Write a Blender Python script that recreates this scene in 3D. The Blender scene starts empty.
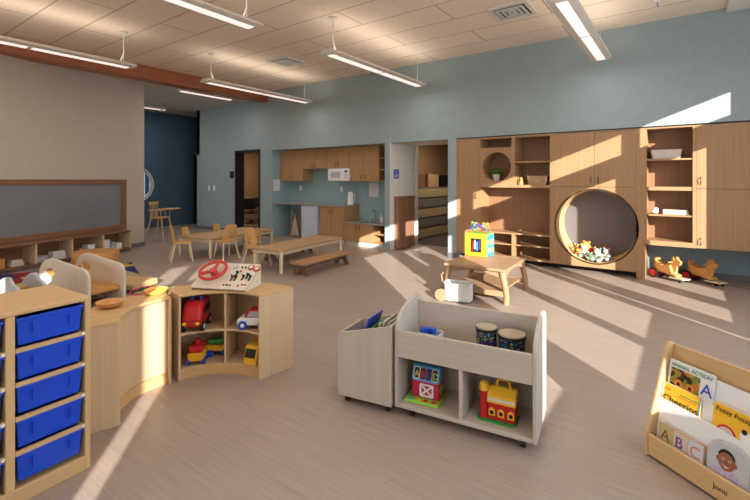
import bpy, bmesh, random
from math import *
from mathutils import Vector, Matrix
random.seed(7)
S = bpy.context.scene
COL = S.collection
R = radians
H_CAM = 1.5

# ---------------------------------------------------------------- materials
MATS = {}
def lin(c):
    return tuple(((v/255)/12.92 if v/255 <= .04045 else ((v/255+.055)/1.055)**2.4) for v in c)
def base(name, rough=.6, metal=0, spec=.4):
    m = bpy.data.materials.new(name); m.use_nodes = True
    nt = m.node_tree; b = nt.nodes['Principled BSDF']
    b.inputs['Roughness'].default_value = rough; b.inputs['Metallic'].default_value = metal
    b.inputs['Specular IOR Level'].default_value = spec
    MATS[name] = m
    return m, nt, b
def plain(name, c, rough=.6, metal=0, spec=.4, var=.06, scale=6):
    m, nt, b = base(name, rough, metal, spec)
    n = nt.nodes.new('ShaderNodeTexNoise'); n.inputs['Scale'].default_value = scale
    tc = nt.nodes.new('ShaderNodeTexCoord'); nt.links.new(tc.outputs['Object'], n.inputs['Vector'])
    r = nt.nodes.new('ShaderNodeValToRGB'); l = lin(c)
    r.color_ramp.elements[0].color = (*[v*(1-var) for v in l], 1); r.color_ramp.elements[1].color = (*[min(1, v*(1+var)) for v in l], 1)
    r.color_ramp.elements[0].position = .3; r.color_ramp.elements[1].position = .7
    nt.links.new(n.outputs['Fac'], r.inputs['Fac']); nt.links.new(r.outputs['Color'], b.inputs['Base Color'])
    return m
def wood(name, c, grain='z', rough=.5, contrast=.22, scale=3.0, stretch=14, bump=.05, spec=.35):
    m, nt, b = base(name, rough, 0, spec)
    tc = nt.nodes.new('ShaderNodeTexCoord'); mp = nt.nodes.new('ShaderNodeMapping')
    sc = {'x': (scale*.35, scale*stretch, scale*stretch), 'y': (scale*stretch, scale*.35, scale*stretch), 'z': (scale*stretch, scale*stretch, scale*.35)}[grain]
    mp.inputs['Scale'].default_value = sc
    nt.links.new(tc.outputs['Object'], mp.inputs['Vector'])
    n = nt.nodes.new('ShaderNodeTexNoise'); n.inputs['Scale'].default_value = 1; n.inputs['Detail'].default_value = 5; n.inputs['Distortion'].default_value = .6
    nt.links.new(mp.outputs['Vector'], n.inputs['Vector'])
    r = nt.nodes.new('ShaderNodeValToRGB'); l = lin(c)
    e = r.color_ramp.elements
    e[0].position = .25; e[1].position = .75
    e[0].color = (l[0]*(1-contrast), l[1]*(1-contrast*1.15), l[2]*(1-contrast*1.3), 1)
    e[1].color = (l[0]*(1+contrast*.6), l[1]*(1+contrast*.6), l[2]*(1+contrast*.6), 1)
    nt.links.new(n.outputs['Fac'], r.inputs['Fac']); nt.links.new(r.outputs['Color'], b.inputs['Base Color'])
    bp = nt.nodes.new('ShaderNodeBump'); bp.inputs['Strength'].default_value = bump; bp.inputs['Distance'].default_value = .01
    nt.links.new(n.outputs['Fac'], bp.inputs['Height']); nt.links.new(bp.outputs['Normal'], b.inputs['Normal'])
    return m
def emit(name, c, s):
    m = bpy.data.materials.new(name); m.use_nodes = True; b = m.node_tree.nodes['Principled BSDF']
    b.inputs['Base Color'].default_value = (*lin(c), 1); b.inputs['Emission Color'].default_value = (*lin(c), 1); b.inputs['Emission Strength'].default_value = s
    MATS[name] = m; return m
M = MATS
wood('oak_z', (166, 128, 90), 'z', contrast=.16); wood('oak_x', (166, 128, 90), 'x', contrast=.16)
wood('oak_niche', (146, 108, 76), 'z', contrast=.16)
wood('kitchen_oak', (174, 134, 92), 'z', contrast=.16)
wood('maple_x', (208, 172, 122), 'x', contrast=.10, scale=2); wood('maple_z', (208, 172, 122), 'z', contrast=.10, scale=2); wood('maple_y', (208, 172, 122), 'y', contrast=.10, scale=2)
wood('birch_z', (206, 178, 140), 'z', contrast=.09, scale=2); wood('birch_top', (206, 168, 116), 'y', contrast=.10, scale=2)
wood('white_z', (192, 180, 165), 'z', contrast=.07, scale=2); wood('white_x', (192, 180, 165), 'x', contrast=.07, scale=2)
wood('walnut_x', (140, 102, 76), 'x', contrast=.25); wood('walnut_z', (140, 102, 78), 'z', contrast=.25); wood('walnut_y', (146, 108, 84), 'y', contrast=.25)
wood('beam', (168, 104, 70), 'y', contrast=.25, rough=.4)
wood('rustic_x', (172, 138, 106), 'x', contrast=.3); wood('rustic_z', (168, 134, 102), 'z', contrast=.3)
wood('toy_wood', (206, 150, 84), 'x', contrast=.2); wood('chair_wood', (214, 168, 104), 'z', contrast=.12)
wood('table_wood', (190, 152, 110), 'y', contrast=.12); wood('leg_cream', (222, 204, 172), 'z', contrast=.07)
wood('bench_dark', (120, 92, 70), 'z', contrast=.2); wood('bench_top', (178, 134, 92), 'y', contrast=.18)
plain('wall_blue', (148, 161, 161), .8, var=.03); plain('wall_teal', (146, 172, 174), .8, var=.03)
plain('wall_navy', (70, 96, 114), .75, var=.04); plain('wall_beige', (192, 181, 164), .85, var=.02)
plain('wall_cream', (224, 220, 208), .8, var=.03); plain('wall_brown', (158, 122, 88), .85, var=.04)
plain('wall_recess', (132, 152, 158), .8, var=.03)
plain('black', (22, 22, 24), .5); plain('dark_metal', (44, 40, 38), .35, .6); plain('chrome', (190, 190, 192), .2, .95)
plain('white_paint', (208, 206, 198), .45, var=.02); plain('fixture_white', (214, 208, 196), .4, var=.02)
plain('white_plastic', (232, 232, 230), .35, var=.02); plain('grey_plastic', (176, 180, 186), .4, var=.03)
plain('fridge', (196, 200, 216), .35, var=.02); plain('paper', (224, 224, 226), .8, var=.03)
plain('counter', (150, 148, 144), .35, var=.12, scale=120); plain('slate', (124, 126, 132), .42, var=.06, scale=2, spec=.5)
plain('tub_blue', (4, 72, 208), .32, spec=.5, var=.04)
plain('red', (190, 30, 34), .35); plain('pink_red', (196, 34, 70), .35); plain('yellow', (238, 184, 44), .35); plain('blue', (30, 80, 190), .35); plain('green', (60, 150, 70), .4)
plain('lime', (150, 200, 60), .4); plain('sky', (60, 160, 205), .4); plain('orange', (228, 128, 40), .4); plain('purple', (96, 50, 130), .4)
plain('terracotta', (206, 190, 176), .7); plain('leaf', (84, 138, 58), .5, var=.3); plain('soil', (60, 44, 34), .9)
plain('skin_print', (150, 96, 66), .6); plain('hair_print', (36, 26, 24), .6); plain('shirt_print', (190, 170, 200), .6, var=.3, scale=60)
plain('cream_shell', (220, 208, 186), .5, var=.03); plain('grey_shell', (186, 188, 188), .5, var=.03)
plain('drum_skin', (180, 164, 140), .7); plain('wicker', (178, 142, 104), .7, var=.25, scale=60); plain('tan', (186, 168, 120), .7); plain('grey_mat', (128, 120, 106), .7)
plain('steering_red', (196, 62, 52), .4); plain('brown_plush', (128, 84, 50), .95, var=.2, scale=40); plain('white_plush', (186, 188, 176), .95, var=.1, scale=40)
plain('green_plush', (96, 122, 88), .95, var=.2, scale=40); plain('yellow_plush', (224, 196, 80), .95, var=.15, scale=40); plain('red_plush', (184, 30, 44), .95, var=.15, scale=40)
plain('tunnel_grey', (108, 104, 104), .45, var=.03)
plain('carpet_brown', (92, 80, 74), .95, var=.12, scale=80)
emit('diffuser', (255, 236, 230), 1.15); emit('porthole_daylight', (176, 200, 236), .9)

def floor_mat():
    m, nt, b = base('vinyl_plank', .42, 0, .4)
    tc = nt.nodes.new('ShaderNodeTexCoord'); mp = nt.nodes.new('ShaderNodeMapping'); mp.inputs['Scale'].default_value = (1.6, 60, 1)
    n = nt.nodes.new('ShaderNodeTexNoise'); n.inputs['Scale'].default_value = 1.4; n.inputs['Detail'].default_value = 4
    nt.links.new(tc.outputs['Object'], mp.inputs['Vector']); nt.links.new(mp.outputs['Vector'], n.inputs['Vector'])
    br = nt.nodes.new('ShaderNodeTexBrick'); br.inputs['Scale'].default_value = 1
    br.inputs['Brick Width'].default_value = 1.2; br.inputs['Row Height'].default_value = .18; br.inputs['Mortar Size'].default_value = .0012
    br.inputs['Color1'].default_value = (.97, .97, .97, 1); br.inputs['Color2'].default_value = (1.03, 1.02, 1.0, 1); br.inputs['Mortar'].default_value = (.85, .85, .85, 1)
    nt.links.new(tc.outputs['Object'], br.inputs['Vector'])
    r = nt.nodes.new('ShaderNodeValToRGB'); e = r.color_ramp.elements; l = lin((166, 149, 136))
    e[0].position = .3; e[1].position = .7; e[0].color = (*[v*.87 for v in l], 1); e[1].color = (*[v*1.09 for v in l], 1)
    nt.links.new(n.outputs['Fac'], r.inputs['Fac'])
    mx = nt.nodes.new('ShaderNodeMix'); mx.data_type = 'RGBA'; mx.blend_type = 'MULTIPLY'; mx.inputs[0].default_value = 1
    nt.links.new(r.outputs['Color'], mx.inputs[6]); nt.links.new(br.outputs['Color'], mx.inputs[7]); nt.links.new(mx.outputs[2], b.inputs['Base Color'])
floor_mat()
def ceil_mat(name, c):
    m, nt, b = base(name, .95, 0, .1)
    tc = nt.nodes.new('ShaderNodeTexCoord')
    br = nt.nodes.new('ShaderNodeTexBrick'); br.inputs['Scale'].default_value = 1; br.inputs['Brick Width'].default_value = 2.44; br.inputs['Row Height'].default_value = .61
    br.inputs['Mortar Size'].default_value = .008; l = lin(c)
    br.inputs['Color1'].default_value = (*[v*.97 for v in l], 1); br.inputs['Color2'].default_value = (*[v*1.03 for v in l], 1); br.inputs['Mortar'].default_value = (*[v*.42 for v in l], 1)
    mo = nt.nodes.new('ShaderNodeMapping'); mo.inputs['Location'].default_value = (0.3, -(5.78-1.22*4), 0)
    nt.links.new(tc.outputs['Object'], mo.inputs['Vector']); nt.links.new(mo.outputs['Vector'], br.inputs['Vector'])
    n = nt.nodes.new('ShaderNodeTexNoise'); n.inputs['Scale'].default_value = 45; n.inputs['Detail'].default_value = 3
    nt.links.new(tc.outputs['Object'], n.inputs['Vector'])
    r = nt.nodes.new('ShaderNodeValToRGB'); r.color_ramp.elements[0].color = (.93, .93, .93, 1); r.color_ramp.elements[1].color = (1.04, 1.04, 1.04, 1)
    r.color_ramp.elements[0].position = .35; r.color_ramp.elements[1].position = .65
    nt.links.new(n.outputs['Fac'], r.inputs['Fac'])
    mx = nt.nodes.new('ShaderNodeMix'); mx.data_type = 'RGBA'; mx.blend_type = 'MULTIPLY'; mx.inputs[0].default_value = 1
    nt.links.new(br.outputs['Color'], mx.inputs[6]); nt.links.new(r.outputs['Color'], mx.inputs[7]); nt.links.new(mx.outputs[2], b.inputs['Base Color'])
ceil_mat('ceiling_tile', (236, 218, 198)); ceil_mat('ceiling_tile_low', (204, 198, 188))
def cells(name, cols, sx, sy, rough=.9, voronoi=False, scale=10):
    m, nt, b = base(name, rough, 0, .2)
    tc = nt.nodes.new('ShaderNodeTexCoord')
    if voronoi:
        v = nt.nodes.new('ShaderNodeTexVoronoi'); v.inputs['Scale'].default_value = scale
        nt.links.new(tc.outputs['Object'], v.inputs['Vector'])
        sp = nt.nodes.new('ShaderNodeSeparateColor'); nt.links.new(v.outputs['Color'], sp.inputs[0]); src = sp.outputs[0]
    else:
        mp = nt.nodes.new('ShaderNodeMapping'); mp.inputs['Scale'].default_value = (1/sx, 1/sy, 0)
        nt.links.new(tc.outputs['Object'], mp.inputs['Vector'])
        f = nt.nodes.new('ShaderNodeVectorMath'); f.operation = 'FLOOR'; nt.links.new(mp.outputs['Vector'], f.inputs[0])
        w = nt.nodes.new('ShaderNodeTexWhiteNoise'); w.noise_dimensions = '3D'; nt.links.new(f.outputs[0], w.inputs['Vector']); src = w.outputs['Value']
    r = nt.nodes.new('ShaderNodeValToRGB'); r.color_ramp.interpolation = 'CONSTANT'
    while len(r.color_ramp.elements) < len(cols): r.color_ramp.elements.new(.5)
    for i, c in enumerate(cols):
        r.color_ramp.elements[i].position = i/len(cols); r.color_ramp.elements[i].color = (*lin(c), 1)
    nt.links.new(src, r.inputs['Fac']); nt.links.new(r.outputs['Color'], b.inputs['Base Color'])
cells('rug_blocks', [(150, 48, 60), (44, 56, 104), (176, 158, 126), (190, 172, 84), (140, 52, 62), (84, 118, 146), (172, 160, 134), (52, 60, 96)], .46, .30)
cells('drum_pattern', [(24, 20, 44), (40, 30, 90), (20, 90, 110), (24, 20, 44), (90, 40, 110), (60, 130, 90), (150, 140, 80), (30, 24, 60)], 1, 1, .5, True, 95)
cells('animal_print', [(150, 120, 50), (60, 40, 24), (176, 160, 60), (120, 130, 50), (190, 120, 40), (40, 30, 20)], 1, 1, .5, True, 38)
cells('cover_print', [(222, 214, 200), (96, 140, 160), (210, 190, 160), (60, 60, 80), (200, 110, 80)], 1, 1, .5, True, 30)

# ---------------------------------------------------------------- mesh builder
class MB:
    def __init__(s): s.bm = bmesh.new()
    def _x(s, vs, X):
        if X is not None: bmesh.ops.transform(s.bm, matrix=X, verts=vs)
    def box(s, x0, x1, y0, y1, z0, z1, X=None):
        r = bmesh.ops.create_cube(s.bm, size=1)
        m = Matrix.Translation(((x0+x1)/2, (y0+y1)/2, (z0+z1)/2)) @ Matrix.Diagonal((abs(x1-x0), abs(y1-y0), abs(z1-z0), 1))
        bmesh.ops.transform(s.bm, matrix=m, verts=r['verts']); s._x(r['verts'], X); return s
    def prism(s, poly, t0, t1, axis='z', holes=(), X=None):
        def P(a, b, t): return {'x': (t, a, b), 'y': (a, t, b), 'z': (a, b, t)}[axis]
        allv = []; 
        loops = [list(poly)]+[list(h) for h in holes]
        caps = []
        for t in (t0, t1):
            es = []; lv = []
            for L in loops:
                vs = [s.bm.verts.new(P(a, b, t)) for a, b in L]; lv.append(vs); allv += vs
                es += [s.bm.edges.new((vs[i], vs[(i+1) % len(vs)])) for i in range(len(vs))]
            if holes: bmesh.ops.triangle_fill(s.bm, edges=es, use_beauty=True, use_dissolve=False)
            else: s.bm.faces.new(lv[0])
            caps.append(lv)
        for A, B in zip(*caps):
            n = len(A)
            for i in range(n): s.bm.faces.new((A[i], A[(i+1) % n], B[(i+1) % n], B[i]))
        s._x(allv, X); return s
    def cyl(s, p0, p1, r0, r1=None, n=16, X=None):
        r1 = r0 if r1 is None else r1
        p0 = Vector(p0); p1 = Vector(p1); d = p1-p0
        r = bmesh.ops.create_cone(s.bm, cap_ends=True, cap_tris=False, segments=n, radius1=r0, radius2=r1, depth=d.length)
        m = Matrix.Translation((p0+p1)/2) @ d.to_track_quat('Z', 'Y').to_matrix().to_4x4()
        bmesh.ops.transform(s.bm, matrix=m, verts=r['verts']); s._x(r['verts'], X); return s
    def ell(s, c, rad, n=14, X=None):
        r = bmesh.ops.create_uvsphere(s.bm, u_segments=n, v_segments=max(6, n*2//3), radius=1)
        if not hasattr(rad, '__len__'): rad = (rad,)*3
        bmesh.ops.transform(s.bm, matrix=Matrix.Translation(c) @ Matrix.Diagonal((*rad, 1)), verts=r['verts']); s._x(r['verts'], X); return s
    def lathe(s, prof, c=(0, 0, 0), n=24, X=None):
        rings = []; allv = []
        for r, z in prof:
            ring = [s.bm.verts.new((c[0]+max(r, 1e-4)*cos(2*pi*i/n), c[1]+max(r, 1e-4)*sin(2*pi*i/n), c[2]+z)) for i in range(n)]
            rings.append(ring); allv += ring
        for a, b in zip(rings, rings[1:]):
            for i in range(n): s.bm.faces.new((a[i], a[(i+1) % n], b[(i+1) % n], b[i]))
        s.bm.faces.new(rings[0][::-1]); s.bm.faces.new(rings[-1]); s._x(allv, X); return s
    def tube(s, pts, r, n=8, closed=False, X=None):
        pts = [Vector(p) for p in pts]; rings = []; allv = []; N = len(pts)
        for i, p in enumerate(pts):
            if closed: t = pts[(i+1) % N]-pts[i-1]
            else: t = pts[min(i+1, N-1)]-pts[max(i-1, 0)]
            t.normalize(); q = t.to_track_quat('Z', 'Y')
            if rings and False: pass
            rr = r[i] if hasattr(r, '__len__') else r
            ring = [s.bm.verts.new(p+q @ Vector((rr*cos(2*pi*k/n), rr*sin(2*pi*k/n), 0))) for k in range(n)]
            rings.append(ring); allv += ring
        pairs = list(zip(rings, rings[1:]))+([(rings[-1], rings[0])] if closed else [])
        for a, b in pairs:
            # align the rings to stop twisting
            off = min(range(n), key=lambda o: (a[0].co-b[o].co).length)
            for k in range(n): s.bm.faces.new((a[k], a[(k+1) % n], b[(k+1+off) % n], b[(k+off) % n]))
        if not closed: s.bm.faces.new(rings[0][::-1]); s.bm.faces.new(rings[-1])
        s._x(allv, X); return s
    def sector(s, c, r0, r1, a0, a1, z0, z1, n=20):
        A = [R(a0+(a1-a0)*i/n) for i in range(n+1)]
        poly = [(c[0]+r1*cos(a), c[1]+r1*sin(a)) for a in A]+[(c[0]+r0*cos(a), c[1]+r0*sin(a)) for a in reversed(A)]
        # strip faces so that the concave outline fills properly
        lo = [s.bm.verts.new((x, y, z0)) for x, y in poly]; hi = [s.bm.verts.new((x, y, z1)) for x, y in poly]; m = len(poly)
        for i in range(n):
            j = m-1-i
            s.bm.faces.new((lo[i], lo[i+1], lo[j-1], lo[j])); s.bm.faces.new((hi[i], hi[i+1], hi[j-1], hi[j]))
        for i in range(m): s.bm.faces.new((lo[i], lo[(i+1) % m], hi[(i+1) % m], hi[i]))
        return s
    def build(s, name, mat, parent=None, bevel=0, smooth=False, seg=2, loc=None, label=None, subsurf=0):
        bmesh.ops.recalc_face_normals(s.bm, faces=s.bm.faces[:])
        if smooth:
            for f in s.bm.faces: f.smooth = True
        me = bpy.data.meshes.new(name); s.bm.to_mesh(me); s.bm.free()
        me.materials.append(M[mat] if isinstance(mat, str) else mat)
        o = bpy.data.objects.new(name, me); COL.objects.link(o)
        if parent is not None: o.parent = parent
        if loc: o.location = loc
        if label: o['label'] = label
        if bevel:
            b = o.modifiers.new('Bevel', 'BEVEL'); b.width = bevel; b.segments = seg; b.limit_method = 'ANGLE'; b.angle_limit = R(40)
        if subsurf:
            d = o.modifiers.new('Sub', 'SUBSURF'); d.levels = subsurf; d.render_levels = subsurf
        if smooth:
            try: me.set_sharp_from_angle(angle=R(42))
            except Exception: pass
        return o
def circ(cx, cy, r, n=40, r2=None):
    r2 = r if r2 is None else r2
    return [(cx+r*cos(2*pi*i/n), cy+r2*sin(2*pi*i/n)) for i in range(n)]
def rrect(x0, x1, y0, y1, r, n=6):
    out = []
    for cx, cy, a in ((x1-r, y1-r, 0), (x0+r, y1-r, 90), (x0+r, y0+r, 180), (x1-r, y0+r, 270)):
        out += [(cx+r*cos(R(a+90*i/n)), cy+r*sin(R(a+90*i/n))) for i in range(n+1)]
    return out
def tag(o, label=None, cat=None, group=None, kind=None):
    if label: o['label'] = label
    if cat: o['category'] = cat
    if group: o['group'] = group
    if kind: o['kind'] = kind
    return o
def thing(name, label, cat, loc=(0, 0, 0), rz=0, group=None):
    o = bpy.data.objects.new(name, None); COL.objects.link(o); o.empty_display_size = .1
    o.location = loc; o.rotation_euler = (0, 0, rz)
    return tag(o, label, cat, group)
def struct(o, label=None):
    o['kind'] = 'structure'
    if label: o['label'] = label
    return o
def kids(o): return [c for c in COL.objects if c.parent == o]
def dup(o, parent=None):
    c = o.copy(); COL.objects.link(c); c.parent = parent
    for ch in kids(o): dup(ch, c)
    return c
def place(o, loc, rz, label, group=None, scale=None):
    o.location = loc; o.rotation_euler = (0, 0, rz); o['label'] = label
    if group: o['group'] = group
    if scale: o.scale = (scale,)*3
    return o
def text(s, size, mat, parent, X, name='lettering', ext=.0006):
    cu = bpy.data.curves.new(name, 'FONT'); cu.body = s; cu.size = size; cu.extrude = ext; cu.align_x = 'LEFT'
    t = bpy.data.objects.new('tmp_text', cu); COL.objects.link(t); bpy.context.view_layer.update()
    me = bpy.data.meshes.new_from_object(t.evaluated_get(bpy.context.evaluated_depsgraph_get())); bpy.data.objects.remove(t)
    me.transform(X); me.materials.clear(); me.materials.append(M[mat])
    o = bpy.data.objects.new(name, me); COL.objects.link(o); o.parent = parent
    return o
def Rx(a): return Matrix.Rotation(R(a), 4, 'X')
def Ry(a): return Matrix.Rotation(R(a), 4, 'Y')
def Rz(a): return Matrix.Rotation(R(a), 4, 'Z')
def T(x, y, z): return Matrix.Translation((x, y, z))
exec_parts = []

# ================================================================ THE SETTING
D = 7.6      # far wall plane
XR = 1.9     # window wall plane
struct(MB().box(-17, XR+.2, -6.2, 13, -.1, 0).build('floor', 'vinyl_plank'))
struct(MB().box(-5.83, -3.55, 8.7, 12.6, 0, .012).build('trim_1', 'carpet_brown'), 'dark carpet of the storage room beyond the doorway')
CH, CL = 3.86, 3.66
struct(MB().box(-9.05, XR+.2, -6.2, D+.2, CH, CH+.1).build('ceiling', 'ceiling_tile'))
struct(MB().box(-17, -9.28, -6.2, 10.3, CL, CL+.1).build('ceiling_low', 'ceiling_tile_low'))
struct(MB().box(.46, XR, -6.2, D, 3.80, CH).build('ceiling_soffit', 'wall_cream'))
# far wall, one mesh around its openings
w = MB()
Wt = 2.29
w.box(-12.35, XR+.2, D, D+.15, Wt, CH+.1)                    # upper band
w.box(-12.35, -10.43, D, D+.26, 0, Wt); w.box(-9.34, -8.85, D, D+.65, 0, Wt)
w.box(-5.23, -5.10, D, D+1.06, 0, Wt); w.box(-3.74, -3.56, D, D+.75, 0, Wt)
w.box(-12.35, -12.2, D, D+2.5, 0, CH)
struct(w.build('wall_back', 'wall_blue'))
w = MB(); w.box(-8.85, -5.23, D+.65, D+.8, 0, Wt); w.box(-8.86, -5.22, D+.15, D+.8, Wt, Wt+.1); w.box(-8.85, -8.845, D+.002, D+.65, 0, Wt); w.box(-5.235, -5.23, D+.002, D+.65, 0, Wt)
struct(w.build('wall_alcove', 'wall_teal'))
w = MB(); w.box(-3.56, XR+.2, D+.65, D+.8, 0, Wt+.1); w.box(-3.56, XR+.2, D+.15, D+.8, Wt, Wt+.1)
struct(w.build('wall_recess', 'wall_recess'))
# passage and storage room behind the doorway
w = MB(); w.box(-5.10, -5.085, D+.004, D+1.06, 0, Wt); w.box(-5.10, -3.74, D+.15, D+1.06, Wt, Wt+.1)
struct(w.build('wall_passage', 'wall_cream'))
struct(MB().box(-5.13, -5.04, D+1.03, D+1.09, 0, 2.3).build('trim_2', 'white_paint'), 'white jamb at the end of the passage')
w = MB(); w.box(-5.98, -5.83, 8.6, 12.7, 0, 2.9); w.box(-6, -3.4, 12.6, 12.75, 0, 2.9); w.box(-3.56, -3.45, 8.4, 12.7, 0, 2.9); w.box(-5.98, -3.45, 8.4, 12.75, 2.7, 2.8); w.box(-5.85, -5.1, 8.62, 8.7, 0, 2.9)
struct(w.build('wall_storage', 'wall_brown'))
# small room behind the dark framed door
w = MB(); w.box(-14, -8.8, 10.2, 10.35, 0, 3); w.box(-9.3, -9.2, D+.5, 10.3, 0, 3); w.box(-12.19, -12.15, D+.27, 10.3, 0, 3); w.box(-12.4, -9.2, D+.2, 10.3, 2.7, 2.8)
struct(w.build('wall_side_room', 'wall_brown'))
d = MB(); d.box(-10.43, -10.37, D-.015, D+.27, 0, 2.33); d.box(-9.39, -9.33, D-.015, D+.27, 0, 2.33); d.box(-10.43, -9.33, D-.015, D+.27, 2.27, 2.335)
struct(d.build('door_1', 'black', bevel=.003), 'black door frame standing open in the blue wall')
# navy wall with a dark door and porthole
YP = 6.35
w = MB(); w.prism([(3, 0), (9.9, 0), (9.9, CL), (3, CL)], -13.8, -13.65, 'x', holes=[circ(YP, 1.36, .5)]); w.box(-13.8, -12.2, 9.8, 9.9, 0, CL)
struct(w.build('wall_navy', 'wall_navy'))
d = struct(MB().box(-13.65, -13.6, 8.25, 9.2, 0, 2.35).build('door_2', 'black', bevel=.004), 'dark door at the end of the navy corridor')
MB().cyl((-13.6, 8.33, 1.2), (-13.54, 8.33, 1.2), .012).cyl((-13.545, 8.33, 1.2), (-13.545, 8.45, 1.2), .012).build('door_handle', 'chrome', d)
win = MB(); win.prism(circ(YP, 1.36, .55), -13.66, -13.60, 'x', holes=[circ(YP, 1.36, .525)]).prism(circ(YP, 1.36, .50), -13.72, -13.64, 'x', holes=[circ(YP, 1.36, .47)])
win = struct(win.build('window_1', 'white_plastic', smooth=True), 'round window with a white ring in the navy wall')
MB().prism(circ(YP, 1.36, .49), -13.75, -13.74, 'x').build('pane', 'porthole_daylight', win)  # pane emits by itself in place of daylight behind it
mb = MB()
for yy, ww in ((YP+.02, .05), (YP+.20, .10), (YP+.38, .10)):
    mb.box(-13.73, -13.68, yy-ww/2, yy+ww/2, 1.36-.47, 1.36+.47)
mb.build('mullion', 'wall_navy', win)
# slanting beige wall with its end
WD = Vector((.295, -.955, 0)); WN = Vector((.955, .295, 0))   # along the wall, out of its face
LW = Matrix(((WD.x, WN.x, 0, -10), (WD.y, WN.y, 0, 4.85), (0, 0, 1, 0), (0, 0, 0, 1)))
struct(MB().box(0, 11.6, -.18, 0, 0, CH, X=LW).build('wall_left', 'wall_beige'))
struct(MB().box(0, .66, 0, .012, 0, .09, X=LW).build('baseboard_left', 'tunnel_grey'))
struct(MB().box(-12.35, -10.45, D-.012, D, 0, .09).box(-9.33, -8.85, D-.012, D, 0, .09).box(-3.74, -3.56, D-.012, D, 0, .09).build('baseboard_back', 'tunnel_grey'))
struct(MB().box(-3.56, XR, D+.635, D+.65, 0, .1).build('baseboard_recess', 'tunnel_grey'))
struct(MB().box(-5.12, -5.085, D-.002, D, Wt, CH).build('trim_3', 'wall_teal'), 'control joint in the blue wall above the doorway')
# outer enclosure
struct(MB().box(-17, -16.85, -6.2, 10.3, 0, CL).build('wall_far_left', 'wall_beige'))
w = MB()   # unseen rear wall; its long window openings are added to let fill light in
w.box(-17, XR+.2, -6.2, -6, 0, .9); w.box(-17, XR+.2, -6.2, -6, 2.3, CH)
for x in (-17, -12.5, -10, -7.2, -4.2, -1.2, 1.6): w.box(x, x+.5, -6.2, -6, .9, 2.3)
struct(w.build('wall_front', 'wall_beige'))
# window wall on the right: openings as (y0, y1, z0, z1)
OPEN = [(5.44, 6.09, .58, 2.62), (4.45, 5.07, .58, 2.62), (3.96, 4.063, .02, 2.3), (2.74, 3.76, .86, 2.62), (1.49, 2.54, .86, 2.62),
        (.24, 1.05, 1.02, 2.72), (-3.09, -2.91, .6, 3.0), 
        (5.325, 6.33, 2.94, 3.27), (4.14, 5.14, 2.94, 3.27), (2.9, 3.9, 2.94, 3.27), (1.7, 2.7, 2.94, 3.27), (.45, 1.45, 2.94, 3.27),
        (-4.33, -3.92, 3.08, 3.5), (-3.7, -3.25, 3.08, 3.5), (-5.9, -5.5, 3.0, 3.6)]
ys = sorted({-6.2, D+.8} | {o[i] for o in OPEN for i in (0, 1)}); zs = sorted({0, CH+.1} | {o[i] for o in OPEN for i in (2, 3)})
w = MB()
for y0, y1 in zip(ys, ys[1:]):
    run = None
    for z0, z1 in zip(zs, zs[1:]):
        c = ((y0+y1)/2, (z0+z1)/2); op = any(o[0] < c[0] < o[1] and o[2] < c[1] < o[3] for o in OPEN)
        if op:
            if run: w.box(XR, XR+.05, y0, y1, *run)
            run = None
        else: run = (run[0], z1) if run else (z0, z1)
    if run: w.box(XR, XR+.05, y0, y1, *run)
struct(w.build('wall_right', 'wall_beige'))
# timber beam at the step between both ceilings
tag(MB().box(-9.3, -9.0, -6, D, 3.58, CH).build('ceiling_beam', 'beam', bevel=.012), 'long reddish brown timber beam running under the step of the ceiling', 'beam')

# ================================================================ CEILING FIXTURES
def make_fixture():
    t = thing('pendant_light', 'x', 'light')
    prof = [(-.14, .014), (-.07, .0), (.07, .0), (.14, .014), (.14, .034), (.08, .07), (-.08, .07), (-.14, .034)]
    MB().prism(prof, 0, 2.7, 'y').build('housing', 'fixture_white', t, bevel=.003)
    for y0, y1 in ((.08, 1.32), (1.38, 2.62)):
        MB().box(-.055, .055, y0, y1, -.006, .004).build('diffuser', 'diffuser', t)
    for yy in (.14, 2.56):
        MB().cyl((0, yy, .06), (0, yy, .56), .003, n=6).build('cable', 'fixture_white', t)
    MB().tube([(0, .2, .06), (.014, .17, .12), (0, .14, .22), (.0, .14, .56)], .009).build('power_cord', 'fixture_white', t)
    mb = MB(); mb.cyl((0, .14, .535), (0, .14, .56), .065, .055).build('canopy', 'fixture_white', t)
    return t
fx = make_fixture(); z0 = 3.30
spots = [(-7.16, 4.55, 'white linear pendant light hanging by the far end of the timber beam', 'over the tables'),
         (-7.24, .63, 'white linear pendant light at the left photo edge, in front of the beam', ''),
         (-4.14, 4.55, 'white linear pendant light hanging in front of the kitchen cupboards', ''),
         (-4.16, .63, 'white linear pendant light cut off by the top edge of the photo', ''),
         (-1.015, 4.55, 'nearest white linear pendant light, hanging above the oak wall units', ''),
         (-1.01, .63, 'x', ''), (-3.7, -3.0, 'x', ''), (-6.4, -3.0, 'x', ''), (-.9, -3.0, 'x', '')]
first = True
for x, y, lab, _ in spots[:5]:
    o = fx if first else dup(fx); first = False
    fl = y < 2
    place(o, (x, y+2.7 if fl else y, z0), pi if fl else 0, lab, 'suspended linear lights')
for x, y, l, lab in ((-9.6, 5.45, 1.45, 'light strip on the lower ceiling seen just under the timber beam'), (-12.62, 5.2, 1.55, 'short light strip seen past the edge of the beige wall')):
    t = thing('ceiling_strip_light', lab, 'light', (x, y, CL-.09), 0, 'strips on the lower ceiling')
    MB().box(-.07, .07, 0, l, .02, .088).build('housing', 'fixture_white', t); MB().box(-.045, .045, .04, l-.04, .005, .02).build('diffuser', 'diffuser', t)
def lamp(name, kind, loc, energy, color, rot=(0, 0, 0), **k):
    l = bpy.data.lights.new(name, kind); l.energy = energy; l.color = color
    for a, v in k.items(): setattr(l, a, v)
    o = bpy.data.objects.new(name, l); COL.objects.link(o); o.location = loc; o.rotation_euler = rot; return o
WARM = (1, .90, .78); NEUT = (1, .95, .90)
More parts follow.
